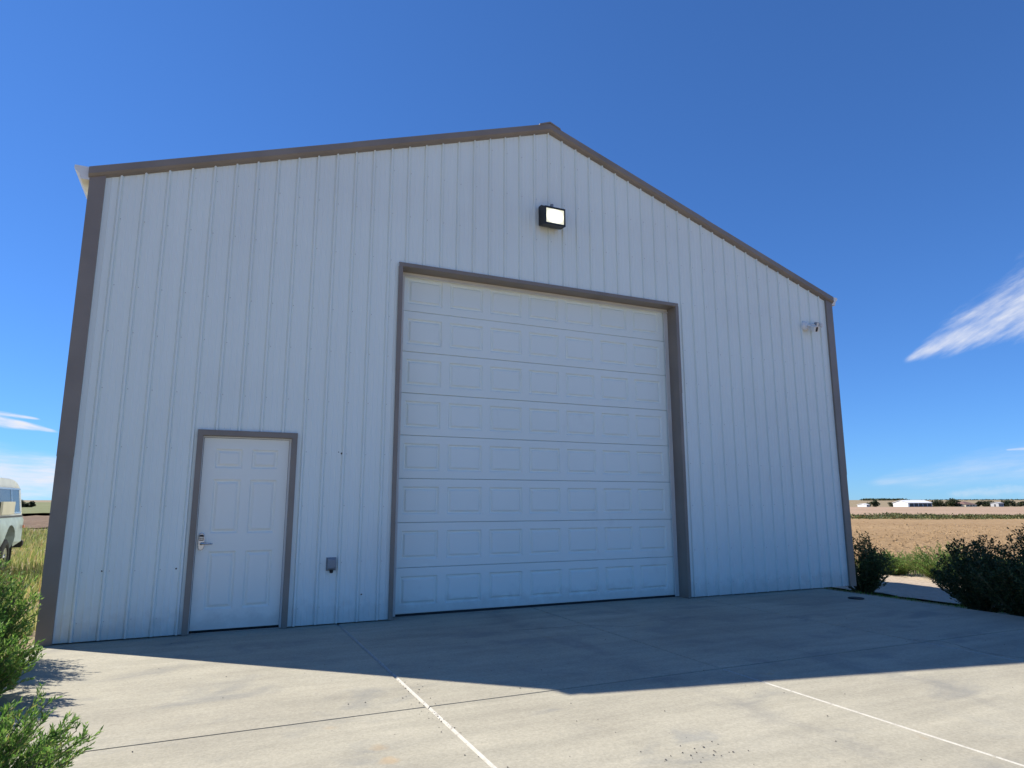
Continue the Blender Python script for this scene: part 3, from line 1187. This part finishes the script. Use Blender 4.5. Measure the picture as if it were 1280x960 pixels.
# ------------------------------------------------------------------ fittings on the wall
fl = empty('flood_light', (5.26, -.02, 5.27))
tag(fl, 'lit black wall flood light mounted high in the gable', 'flood light')
b = MB()
X0, X1 = 5.085, 5.405
prof = [(-.021, 5.15), (-.021, 5.44), (-.10, 5.435), (-.212, 5.372), (-.205, 5.115), (-.10, 5.12)]
b.prism(prof, 'x', X0, X1)
keep(b.build('housing', 'blackmetal', bevel=.006), fl)
b = MB()
b.prism([(-.2125, 5.352), (-.2185, 5.348), (-.2115, 5.142), (-.2055, 5.138)], 'x', X0 + .020, X1 - .020)
keep(b.build('lens', 'lamp'), fl)
b = MB()
for (a0, a1, c0, c1) in ((X0, X1, 5.353, 5.374), (X0, X1, 5.113, 5.136)):
    b.box(a0, a1, -.226, -.204, c0, c1)
for (a0, a1) in ((X0, X0 + .019), (X1 - .019, X1)):
    b.box(a0, a1, -.2255, -.2045, 5.1365, 5.3525)
keep(b.build('lens_frame', 'blackmetal'), fl)
b = MB()
b.tube([(5.262, -.09, 5.43), (5.262, -.09, 5.475)], .024, 12)
keep(b.build('photocell', 'greybox'), fl)

sc_ = empty('security_camera', (10.13, -.03, 4.24))
tag(sc_, 'small white security camera on the wall near the right eave', 'security camera')
b = MB()
b.tube([(10.115, -.019, 4.245), (10.115, -.045, 4.245), (10.118, -.075, 4.244)], [.080, .080, .045], 18)
keep(b.build('base', 'gutter', smooth=False), sc_)
b = MB()
b.tube([(10.118, -.07, 4.244), (10.17, -.105, 4.235), (10.225, -.12, 4.215)], .017, 10)
b.tube([(10.118, -.07, 4.25), (10.24, -.09, 4.275), (10.37, -.09, 4.275)], .012, 8)
keep(b.build('arm', 'gutter', smooth=True), sc_)


def head(center, aim, L, w, h, name, mat, capmat, capname, slit=.62):
    f = Vector(aim).normalized()
    r = f.cross(Vector((0, 0, 1))).normalized()
    u = r.cross(f)
    c = Vector(center)

    def rect(t, ww, hh):
        return [c + f * t + r * (ww * math.copysign(abs(math.cos(a)) ** .5, math.cos(a))) + u * (hh * math.copysign(abs(math.sin(a)) ** .5, math.sin(a))) for a in [2 * math.pi * (k + .5) / 12 for k in range(12)]]
    b = MB()
    b.loft([rect(-L, w * .8, h * .8), rect(-L * .8, w, h), rect(L, w, h)])
    keep(b.build(name, mat), sc_)
    b = MB()
    b.loft([rect(L * .98, w * slit, h * .80), rect(L + .004, w * slit, h * .80)])
    keep(b.build(capname, capmat), sc_)


head((10.20, -.15, 4.185), (-.22, -.8, -.42), .062, .052, .050, 'camera_body', 'gutter', 'blackmetal', 'camera_face', .34)
head((10.40, -.105, 4.275), (.25, -.75, -.15), .03, .036, .036, 'sensor', 'gutter', 'white', 'sensor_face')
head((10.31, -.10, 4.285), (-.1, -.8, -.3), .028, .034, .034, 'lamp_head', 'greybox', 'white', 'lamp_face')

ob = empty('outlet_cover', (2.43, -.02, .61))
tag(ob, 'grey weatherproof outlet cover low on the wall between the two doors', 'outlet cover')
b = MB()
b.box(2.375, 2.487, -.006, -.0008, .555, .70)
keep(b.build('back_plate', 'greybox'), ob)
b = MB()
b.prism([(-.0065, .568), (-.0065, .692), (-.050, .692), (-.062, .676), (-.060, .590), (-.045, .568)], 'x', 2.386, 2.476)
keep(b.build('hinged_lid', 'greybox', bevel=.006), ob)
b = MB()
b.tube([(2.432, -.036, .566), (2.432, -.036, .532)], [.024, .018], 10)
keep(b.build('cord_outlet', 'blackmetal'), ob)

b = MB()
cx, cy = 9.55, -1.02
b.tube([(cx, cy, SLAB + .0005), (cx, cy, SLAB + .012), (cx, cy, SLAB + .017)], [.105, .105, .09], 24)
dr = b.build('drain_cover', 'rubber')
tag(dr, 'round black drain cover on the concrete near the right wall corner', 'drain cover')


# ------------------------------------------------------------------ plants
def leaf_quad(b, p, d, L, w, rnd):
    d = d.normalized()
    s = d.cross(Vector((rnd.uniform(-1, 1), rnd.uniform(-1, 1), rnd.uniform(-1, 1))))
    if s.length < 1e-4:
        return
    s = s.normalized() * w * .5
    m = p + d * L * .45
    b.face([p, m + s, p + d * L, m - s])


def shrub(name, label, cat, loc, H, W, stems, leafmat, seed, style='feather', group=None, lean=(0, 0), leafL=.028, leafW=.005, twigs=11, per=12, upright=.6, low=.22):
    rnd = random.Random(seed)
    x0, y0 = loc
    base = Vector((x0, y0, gz(x0, y0) if len(loc) < 3 else loc[2]))
    root = empty(name, base)
    tag(root, label, cat, group)
    st, fo = MB(), MB()
    for k in range(stems):
        a = rnd.uniform(0, 2 * math.pi)
        q = math.sqrt(rnd.random())
        h = H * (1 - .45 * q ** 2) * rnd.uniform(.62, 1.12)
        end = Vector((math.cos(a) * W * q + lean[0], math.sin(a) * W * q + lean[1], h))
        p0 = Vector((math.cos(a) * W * .18 * q, math.sin(a) * W * .18 * q, -.03))
        ctl = Vector((end.x * upright * .9, end.y * upright * .9, h * .55))
        pts = []
        for i in range(6):
            u = i / 5
            pts.append(p0 * (1 - u) ** 2 + ctl * 2 * u * (1 - u) + end * u * u)
        st.tube(pts, [.006 * H * (1 - .75 * i / 5) + .0012 for i in range(6)], 4, cap=False)
        for tw in range(twigs):
            u = low + (1 - low) * (tw + rnd.random()) / twigs
            P = p0 * (1 - u) ** 2 + ctl * 2 * u * (1 - u) + end * u * u
            T = ((ctl - p0) * (1 - u) + (end - ctl) * u).normalized()
            az = rnd.uniform(0, 2 * math.pi)
            out = Vector((math.cos(az), math.sin(az), rnd.uniform(-.1, .5)))
            D = (T * (1.1 if style == 'feather' else 1.0) + out * .8).normalized()
            TL = H * rnd.uniform(.10, .24) * (1.15 - .6 * u)
            st.tube([P, P + D * TL], [.0013, .0006], 3, cap=False)
            for lf in range(per):
                v = (lf + rnd.random()) / per
                q0 = P + D * TL * v
                az2 = rnd.uniform(0, 2 * math.pi)
                o2 = Vector((math.cos(az2), math.sin(az2), rnd.uniform(-.3, .6)))
                dd = (D * (1.2 if style == 'feather' else .5) + o2 * .9)
                leaf_quad(fo, q0, dd, leafL * rnd.uniform(.6, 1.25), leafW * rnd.uniform(.7, 1.3), rnd)
    o1 = st.build('stems', 'stem', fix=False)
    o1.parent = root
    o2 = fo.build('foliage', leafmat, fix=False)
    o2.parent = root
    return root


FE = dict(twigs=15, per=14, leafL=.036, leafW=.0100, low=.03)
shrub('feathery_shrub', 'bright green feathery shrub against the left corner of the metal building', 'shrub', (-0.68, -0.85), .98, .54, 210, 'leaf_left', 11, **FE)
shrub('feathery_shrub', 'bright green feathery shrub at the lower left edge of the concrete in the foreground', 'shrub', (0.12, -4.0), .54, .52, 210, 'leaf_left', 12, lean=(.06, 0), **dict(FE, leafL=.030, leafW=.0072))
shrub('feathery_shrub', 'feathery shrub at the left picture edge, between corner and foreground shrubs', 'shrub', (-0.36, -2.1), .60, .50, 180, 'leaf_left', 13, **FE)
DK = dict(style='leafy', twigs=14, per=10, leafL=.044, leafW=.019, low=.04, upright=.75)
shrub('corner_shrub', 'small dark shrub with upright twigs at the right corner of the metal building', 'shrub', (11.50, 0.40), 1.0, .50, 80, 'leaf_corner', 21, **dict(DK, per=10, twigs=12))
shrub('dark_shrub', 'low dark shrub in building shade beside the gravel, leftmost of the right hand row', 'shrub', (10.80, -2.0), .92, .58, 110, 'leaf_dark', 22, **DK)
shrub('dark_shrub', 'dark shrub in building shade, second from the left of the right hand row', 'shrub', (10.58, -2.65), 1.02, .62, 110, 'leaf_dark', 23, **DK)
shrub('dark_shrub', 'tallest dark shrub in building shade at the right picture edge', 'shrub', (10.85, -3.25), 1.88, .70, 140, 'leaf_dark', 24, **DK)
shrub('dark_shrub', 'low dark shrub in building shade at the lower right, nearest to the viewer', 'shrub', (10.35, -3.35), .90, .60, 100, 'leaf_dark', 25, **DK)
for k, (x, y, h, w, lab) in enumerate((
        (16.95, 2.6, .80, .85, 'tallest sunlit green feathery weed clump between gravel and ploughed field'),
        (16.95, 3.9, .55, .75, 'low sunlit green weed clump behind the gravel, nearest the corner shrub'),
        (17.1, 1.3, .62, .75, 'sunlit green weed clump behind the gravel, nearest the dark shrub row'),)):
    shrub('weed_clump', lab, 'weeds', (x, y), h, w, 150, 'leaf_weed', 31 + k, twigs=11, per=9, leafL=.06, leafW=.012, low=.05, group='weed clumps along the gravel')


def build_grass(name, label, n, region, hfun, mat, seed, wd=.008):
    rnd = random.Random(seed)
    b = MB()
    for k in range(n):
        x, y = region(rnd)
        if x is None:
            continue
        z = gz(x, y) - .01
        h = hfun(x, y) * rnd.uniform(.5, 1.3)
        a = rnd.uniform(0, 2 * math.pi)
        l = rnd.uniform(.1, .55) * h
        p = Vector((x, y, z))
        m = p + Vector((math.cos(a) * l * .3, math.sin(a) * l * .3, h * .6))
        e = p + Vector((math.cos(a) * l, math.sin(a) * l, h))
        s = Vector((-math.sin(a), math.cos(a), 0)) * wd * rnd.uniform(.6, 1.4) * (1 + max(0, y) * .03)
        b.v += [p - s, p + s, m + s * .8, m - s * .8, e]
        i = len(b.v) - 5
        b.f += [(i, i + 1, i + 2, i + 3), (i + 3, i + 2, i + 4)]
        b.mi += [0, 0]
    o = b.build(name, mat, fix=False)
    o['kind'] = 'stuff'
    o['label'] = label
    o['category'] = 'grass'
    return o


def reg_left(rnd):
    y = -4.5 + 50 * rnd.random() ** 1.5
    x0 = -0.55 if y > -.2 else -0.45
    x = x0 - rnd.random() ** 1.2 * (2.5 + max(0, y + 4) * .32)
    return x, y


def h_left(x, y):
    n = mnoise.noise((x * .6, y * .4, 3.0))
    return .20 + .16 * n if y < 20 else .3 + .2 * n


build_grass('weedy_grass', 'tall pale green and yellow weedy grass beside the left wall', 42000, reg_left, h_left, 'leaf_grass', 41)


def reg_edge(rnd):
    if rnd.random() < .25:
        return rnd.uniform(10.2, 12.2), rnd.uniform(-9, 3)
    return rnd.gauss(17.9, .55), rnd.uniform(-12, 16)


build_grass('verge_grass', 'thin dry grass along the right concrete edge and the field margin', 9000, reg_edge, lambda x, y: .05 if x < 14 else .2, 'leaf_weed', 42, .006)


def build_weed_strip():
    """the long green weed bank between the two fields: one mass"""
    rnd = random.Random(51)
    b = MB()
    f2 = Vector((math.sin(YAW), math.cos(YAW), 0))
    for k in range(2600):
        u = rnd.uniform(28, 86)
        if u > 75 and rnd.random() < .75:
            continue
        v = 84 + rnd.gauss(0, 2.4)
        hh = .36 + .5 * mnoise.noise((u * .35, 0, 7.0)) + .2 * mnoise.noise((u * 1.1, v, 2.0))
        hh = max(.15, hh) * (0.55 if u > 75 else 1)
        c = Vector((CAM.x, CAM.y, 0)) + f2 * v + rgt * u
        zb = gz(c.x, c.y)
        for q in range(9):
            p = Vector((c.x + rnd.gauss(0, .45), c.y + rnd.gauss(0, .45), zb + rnd.random() * hh))
            d = Vector((rnd.uniform(-1, 1), rnd.uniform(-1, 1), rnd.uniform(.1, 1.2)))
            leaf_quad(b, p, d, rnd.uniform(.15, .35), rnd.uniform(.08, .16), rnd)
    o = b.build('weed_bank', 'leaf_strip', fix=False)
    o['kind'] = 'stuff'
    o['label'] = 'long olive green weed bank between the two bare fields'
    o['category'] = 'weeds'


build_weed_strip()


def tree_mesh(seed, H, W, n=1500):
    rnd = random.Random(seed)
    st, fo = MB(), MB()
    st.tube([(0, 0, -.3), (0.05 * W, 0, H * .3), (0, .04 * W, H * .62)], [.035 * H, .026 * H, .012 * H], 7)
    cl = []
    for k in range(11):
        a = rnd.uniform(0, 2 * math.pi)
        q = rnd.uniform(.15, .75)
        z = H * rnd.uniform(.16, .86)
        cl.append((Vector((math.cos(a) * W * q * .5, math.sin(a) * W * q * .5, z)), rnd.uniform(.16, .30) * W))
        st.tube([(0, 0, H * .3), cl[-1][0]], [.014 * H, .004 * H], 5)
    for k in range(n):
        c, r = rnd.choice(cl)
        d = Vector((rnd.gauss(0, 1), rnd.gauss(0, 1), rnd.gauss(0, .8))).normalized()
        p = c + d * r * rnd.uniform(.55, 1.05)
        leaf_quad(fo, p, d + Vector((rnd.gauss(0, .6), rnd.gauss(0, .6), rnd.gauss(0, .6))), H * rnd.uniform(.08, .15), H * rnd.uniform(.05, .10), rnd)
    a = st.build('trunk', 'bark', smooth=True)
    c = fo.build('crown', 'leaf_far', fix=False)
    ma, mc = a.data, c.data
    bpy.data.objects.remove(a)
    bpy.data.objects.remove(c)
    return ma, mc


TM = [tree_mesh(60 + k, 5.5, w) for k, w in enumerate((5.5, 4.4, 7.0, 3.4))]
tree_list = [
    # px, depth, height, kind, label, group
    (28, 470, 5.0, 0, 'far round tree on the left horizon, right beside the truck roof', 'trees on the left horizon'),
    (35, 478, 4.2, 1, 'small far tree on the left horizon, second from the truck', 'trees on the left horizon'),
    (44.5, 470, 5.8, 0, 'tallest far tree on the left horizon, midway between truck and building', 'trees on the left horizon'),
    (50, 474, 3.4, 2, 'low far bushy tree on the left horizon, just right of the tallest one', 'trees on the left horizon'),
    (54.5, 475, 3.6, 1, 'small far tree on the left horizon, second from the building corner', 'trees on the left horizon'),
    (59, 470, 4.6, 3, 'far tree on the left horizon, nearest the building corner', 'trees on the left horizon'),
    (1079, 560, 4.6, 1, 'single dark far tree left of the white barn', 'far trees on the right'),
    (1071, 575, 2.6, 2, 'low far bush between the small white shed and the single dark tree', 'far trees on the right'),
    (1100, 570, 2.8, 2, 'low far tree touching the left end of the white barn', 'far trees on the right'),
    (1151, 585, 4.2, 0, 'far tree touching the right end of the white barn', 'far trees on the right'),
    (1158, 590, 3.8, 2, 'broad far tree second to the right of the white barn', 'far trees on the right'),
    (1166, 590, 3.6, 2, 'broad far tree left of the tallest pale far tree', 'far trees on the right'),
    (1175, 580, 5.4, 0, 'tallest pale far tree left of the brown roofed house', 'far trees on the right'),
    (1182, 590, 4.0, 3, 'narrow far tree touching the left of the brown roofed house', 'far trees on the right'),
    (1205, 590, 4.0, 1, 'far tree just right of the brown roofed house', 'far trees on the right'),
    (1212, 592, 4.0, 0, 'far tree midway between brown roofed house and grey house', 'far trees on the right'),
    (1219, 590, 3.6, 2, 'broad far tree touching the left of the grey house', 'far trees on the right'),
    (1238, 590, 4.4, 0, 'far tree touching the right of the grey house', 'far trees on the right'),
    (1247, 592, 3.8, 2, 'broad far tree second to the right of the grey house', 'far trees on the right'),
    (1256, 590, 3.9, 1, 'far tree third to the right of the grey house', 'far trees on the right'),
    (1265, 592, 3.5, 2, 'broad far tree second from the right picture edge', 'far trees on the right'),
    (1275, 590, 3.4, 2, 'broad far tree nearest the right picture edge', 'far trees on the right'),
]
rt = random.Random(77)
for px, v, h, kind, lab, grp in tree_list:
    x, y = bearing(px, v)
    root = empty('far_tree', (x, y, gz(x, y)))
    s = h * (1.25 if px > 640 else 1.0) / 5.5
    root.scale = (s * 1.3, s * 1.3, s)
    root.rotation_euler = (0, 0, rt.uniform(0, 6.28))
    tag(root, lab, 'tree', grp)
    for nm, me in zip(('trunk', 'crown'), TM[kind]):
        o = bpy.data.objects.new(nm, me)
        COL.objects.link(o)
        o.parent = root

# dark specks of scrub along the far rise: one mass
b = MB()
rnd = random.Random(90)
for k in range(260):
    px = rnd.choice((rnd.uniform(1066, 1078), rnd.uniform(1080, 1114), rnd.uniform(1066, 1114), rnd.uniform(1066, 1290)))
    x, y = bearing(px, 3000 + rnd.uniform(-80, 80))
    z = gz(x, y)
    hh = rnd.uniform(3, 8) if px < 1115 else rnd.uniform(1, 3)
    for q in range(10):
        leaf_quad(b, Vector((x + rnd.gauss(0, 9), y + rnd.gauss(0, 9), z + rnd.random() * hh)), Vector((rnd.uniform(-1, 1), rnd.uniform(-1, 1), .5)), 6, 4, rnd)
o = b.build('distant_scrub', 'leaf_far', fix=False)
struct(o, 'stuff')
o['label'] = 'dark line of scrub along the distant rise'
o['category'] = 'scrub'


# ------------------------------------------------------------------ far buildings
def far_house(name, label, px, v, LX, WY, hw, hr, wallm, roofm, openings=(), hip=False, over=.4):
    x, y = bearing(px, v)
    z = gz(x, y) - .2
    root = empty(name, (x, y, z))
    tag(root, label, 'building')
    b = MB()
    b.box(0, LX, 0, WY, 0, hw)
    if not hip:
        b.prism([(0.0, hw), (WY, hw), (WY / 2, hw + hr)], 'x', 0.0, LX)
    w = b.build('wall', wallm)
    w.parent = root
    b = MB()
    o = over
    if hip:
        e = WY * .45
        p = [(-o, -o, hw), (LX + o, -o, hw), (LX + o, WY + o, hw), (-o, WY + o, hw), (e, WY / 2, hw + hr), (LX - e, WY / 2, hw + hr)]
        b.v = p
        b.f = [(0, 1, 5, 4), (1, 2, 5), (2, 3, 4, 5), (3, 0, 4), (3, 2, 1, 0)]
        b.mi = [0] * 5
    else:
        sl = hr / (WY / 2)
        b.prism([(-o, hw - o * sl + .12), (WY / 2, hw + hr + .12), (WY + o, hw - o * sl + .12), (WY + o, hw - o * sl + .32), (WY / 2, hw + hr + .32), (-o, hw - o * sl + .32)], 'x', -o, LX + o)
    r = b.build('roof', roofm)
    r.parent = root
    for nm, side, a0, a1, z0, z1 in openings:
        b = MB()
        if side == 's':
            b.box(a0, a1, -.12, -.01, z0, z1)
        else:
            b.box(-.12, -.01, a0, a1, z0, z1)
        q = b.build(nm, 'hole')
        q.parent = root
    return root


far_house('white_barn', 'long white metal barn with low gable roof far across the fields', 1119.5, 555, 30, 13.5, 3.4, 2.0, 'barnwhite', 'barnwhite',
          [('bay_opening', 's', 2 + 5.6 * k, 6.8 + 5.6 * k, .3, 3.0) for k in range(5)], over=.5)
far_house('white_shed', 'small low white shed on the horizon next to the building corner', 1069, 560, 4.0, 8.5, 1.9, .7, 'barnwhite', 'barnwhite', [('window', 's', 1, 2, .8, 1.5)])
far_house('brown_roof_house', 'far house with dark brown hipped roof among the trees', 1189, 575, 15, 12, 2.1, 2.4, 'cream', 'roofbrown',
          [('window', 's', 2, 4, .8, 1.7), ('doorway', 's', 6.5, 8, .2, 1.9), ('window', 's', 10, 12, .8, 1.7), ('window', 'w', 4, 6, .8, 1.7)], hip=True)
far_house('grey_house', 'pale grey flat fronted far house between dark trees on the right', 1229, 575, 7, 6.5, 3.0, .7, 'barngrey', 'barngrey',
          [('window', 's', 1, 2.4, 1.0, 2.2), ('window', 's', 4, 5.6, 1.0, 2.2), ('doorway', 'w', 2.4, 3.6, .2, 2.2)])

# ------------------------------------------------------------------ the old pickup by the left wall
TX, TY = -2.57, 10.45                       # near flank and rear end; it faces the viewer


def build_truck():
    zg = gz(TX - .9, TY - 2.5) + .0
    root = empty('pickup_truck', (TX - .95, TY - 2.5, zg))
    tag(root, 'old pale green pickup truck with white camper top parked left of the building', 'truck')
    # local: u = forward (toward -y) from the rear, w = across (0 near flank .. 1.9), z up
    def P(u, w, z):
        return (.95 - w, 2.5 - u, z)
    W_ = 1.9

    def body_side(u0, u1, zb, zt, arches):
        pts = [(u0, zb + .12), (u0, zt - .06), (u0 + .04, zt), (u1 - .04, zt), (u1, zt - .06), (u1, zb + .1)]
        low = []
        for c in sorted(arches, reverse=True):
            low.append((c + .46, zb))
            for k in range(1, 12):
                a = math.pi * k / 12
                low.append((c + .46 * math.cos(a), zb + .50 * math.sin(a)))
            low.append((c - .46, zb))
        return pts + low

    def extrude_profile(prof, wa, wb, tuck):
        """flank profile swept across the body with the flank curving in at top and bottom"""
        b = MB()
        zs = [p[1] for p in prof]
        z0, z1 = min(zs), max(zs)

        def off(z):
            t = (z - z0) / (z1 - z0)
            return tuck * (abs(t - .55) / .55) ** 2.2
        rings = []
        rings.append([P(u, wa + off(z) + .03, z) for u, z in prof])
        rings.append([P(u, wa + off(z), z) for u, z in prof])
        rings.append([P(u, wb - off(z), z) for u, z in prof])
        rings.append([P(u, wb - off(z) - .03, z) for u, z in prof])
        b.loft(rings[1:3])
        return b
    bed = extrude_profile(body_side(.0, 2.20, .52, 1.17, [1.12]), 0, W_, .09).build('bed', 'truck', root)
    cabf = body_side(2.23, 5.0, .52, 1.13, [4.25])
    cab = extrude_profile(cabf, 0.0, W_, .09).build('body', 'truck', root)
    # cab glasshouse
    b = MB()
    b.loft([[P(2.25, .08, 1.13), P(3.75, .08, 1.13), P(3.75, W_ - .08, 1.13), P(2.25, W_ - .08, 1.13)],
            [P(2.32, .20, 1.66), P(3.35, .20, 1.66), P(3.35, W_ - .20, 1.66), P(2.32, W_ - .20, 1.66)]])
    b.build('cab_top', 'truckroof', root, bevel=.03)
    b = MB()
    b.box(-.70, .70, 2.5 - 3.40, 2.5 - 2.30, 1.662, 1.70)
    b.build('cab_roof', 'truckroof', root, bevel=.015)
    b = MB()
    b.face([P(2.45, .112, 1.20), P(3.50, .112, 1.20), P(3.25, .178, 1.58), P(2.50, .178, 1.58)])
    b.build('side_window', 'glass', root, fix=False)
    b = MB()
    b.face([P(3.742, .2, 1.19), P(3.742, W_ - .2, 1.19), P(3.425, W_ - .28, 1.60), P(3.425, .28, 1.60)])
    b.build('windshield', 'glass', root, fix=False)
    # camper top over the bed: rounded rear corner
    prof = [(.06, 1.172), (.10, 1.55), (.14, 1.78), (.22, 1.91), (.36, 1.97), (.7, 1.99), (2.16, 1.99), (2.20, 1.93), (2.20, 1.172)]
    b = MB()

    def ww(z):
        t = (z - 1.17) / .84
        return .06 + .10 * t + (.10 * max(0, t - .8) / .2)
    b.loft([[P(u, ww(z), z) for u, z in prof], [P(u, W_ - ww(z), z) for u, z in prof]])
    top = b.build('camper_top', 'truckroof', root)
    b = MB()
    b.face([P(.26, ww(1.28) - .008, 1.28), P(1.95, ww(1.28) - .008, 1.28), P(1.95, ww(1.76) - .008, 1.76), P(.30, ww(1.76) - .008, 1.76)])
    b.build('window', 'glass', top, fix=False)
    b = MB()
    for (a0, a1) in ((.245, .27), (.94, .98), (1.94, 1.97)):
        b.face([P(a0, ww(1.26) - .02, 1.26), P(a1, ww(1.26) - .02, 1.26), P(a1 + .03, ww(1.78) - .02, 1.78), P(a0 + .03, ww(1.78) - .02, 1.78)])
    for (z0, z1) in ((1.25, 1.285), (1.755, 1.79)):
        b.face([P(.24, ww(z0) - .02, z0), P(1.97, ww(z0) - .02, z0), P(1.97, ww(z1) - .02, z1), P(.26, ww(z1) - .02, z1)])
    b.build('window_frame', 'chrome', top, fix=False)
    b = MB()
    b.box(.95 - .045, .95 - .005, 2.5 - 1.95, 2.5 - 1.02, 1.24, 1.50)
    b.build('side_panel', 'cream', top)
    # dark sill trim, door gap, bumper, lights
    b = MB()
    b.box(-.90, .90, .30, 2.44, 1.174, 1.21)
    b.build('sill_trim', 'blackmetal', root)
    b = MB()
    b.box(-.86, .86, .272, .298, .55, 1.12)
    b.build('bed_gap', 'dark', root)
    b = MB()
    b.prism([(-.90, .50), (.90, .50), (.94, .55), (.94, .63), (.90, .66), (-.90, .66), (-.94, .63), (-.94, .55)], 'y', 2.5 + .02, 2.5 + .13)
    b.build('rear_bumper', 'rubber', root)
    b = MB()
    b.prism([(-.97, .50), (.97, .50), (1.0, .56), (1.0, .68), (.97, .72), (-.97, .72), (-1.0, .68), (-1.0, .56)], 'y', 2.5 - 5.16, 2.5 - 5.02)
    b.build('front_bumper', 'chrome', root)
    for w in (.002, W_ - .002):
        b = MB()
        b.box(.95 - w - .012, .95 - w + .012, 2.36, 2.46, .93, .99)
        b.build('marker_light', 'amber', root)
    for w in (.12, W_ - .22):
        b = MB()
        b.box(.95 - w - .1, .95 - w, 2.5 + .002, 2.5 + .03, .82, 1.05)
        b.build('tail_light', 'redlens', root)
    for w in (.30, W_ - .30):
        b = MB()
        b.tube([P(5.0, w, .88), P(5.05, w, .88)], [.10, .09], 16)
        b.build('headlight', 'glass', root)
    b = MB()
    b.box(-.55, .55, 2.5 - 5.03, 2.5 - 5.005, .78, .98)
    b.build('grille', 'blackmetal', root)
    b = MB()
    b.box(.96, 1.14, 2.5 - 3.52, 2.5 - 3.48, 1.18, 1.42)
    b.tube([(.90, 2.5 - 3.5, 1.2), (1.0, 2.5 - 3.5, 1.3)], .012, 6)
    b.build('mirror', 'cream', root)
    b = MB()
    b.box(.951, .957, 2.5 - 3.1, 2.5 - 2.95, .98, 1.01)
    b.build('door_handle', 'chrome', root)
    b = MB()
    b.box(-.80, .80, -2.3, 2.3, .40, .60)
    b.build('chassis', 'rubber', root)
    for u in (1.12, 4.25):
        for sgn in (1, -1):
            b = MB()
            cx = sgn * .79
            prof = [(-.11, .20), (-.115, .30), (-.10, .355), (-.06, .372), (.06, .372), (.10, .355), (.115, .30), (.11, .20)]
            rings = []
            for k in range(28):
                a = 2 * math.pi * k / 28
                rings.append([(cx + px_, 2.5 - u + r * math.cos(a), .365 + r * math.sin(a)) for px_, r in prof])
            rings.append(rings[0])
            b.loft(rings, cap=False)
            ty = b.build('wheel', 'rubber', root, smooth=True)
            b = MB()
            xs = [cx + sgn * .10, cx + sgn * .07, cx + sgn * .085]
            b.tube([(xs[0], 2.5 - u, .365), (xs[1], 2.5 - u, .365)], [.205, .19], 20)
            b.tube([(xs[1], 2.5 - u, .365), (cx + sgn * .115, 2.5 - u, .365)], [.075, .06], 12)
            b.build('rim', 'chrome', ty)
            b = MB()
            b.box(cx - .11, cx + .11, 2.5 - u + .47, 2.5 - u + .485, .22, .62)
            b.build('mud_flap', 'rubber', root)
    return root


build_truck()
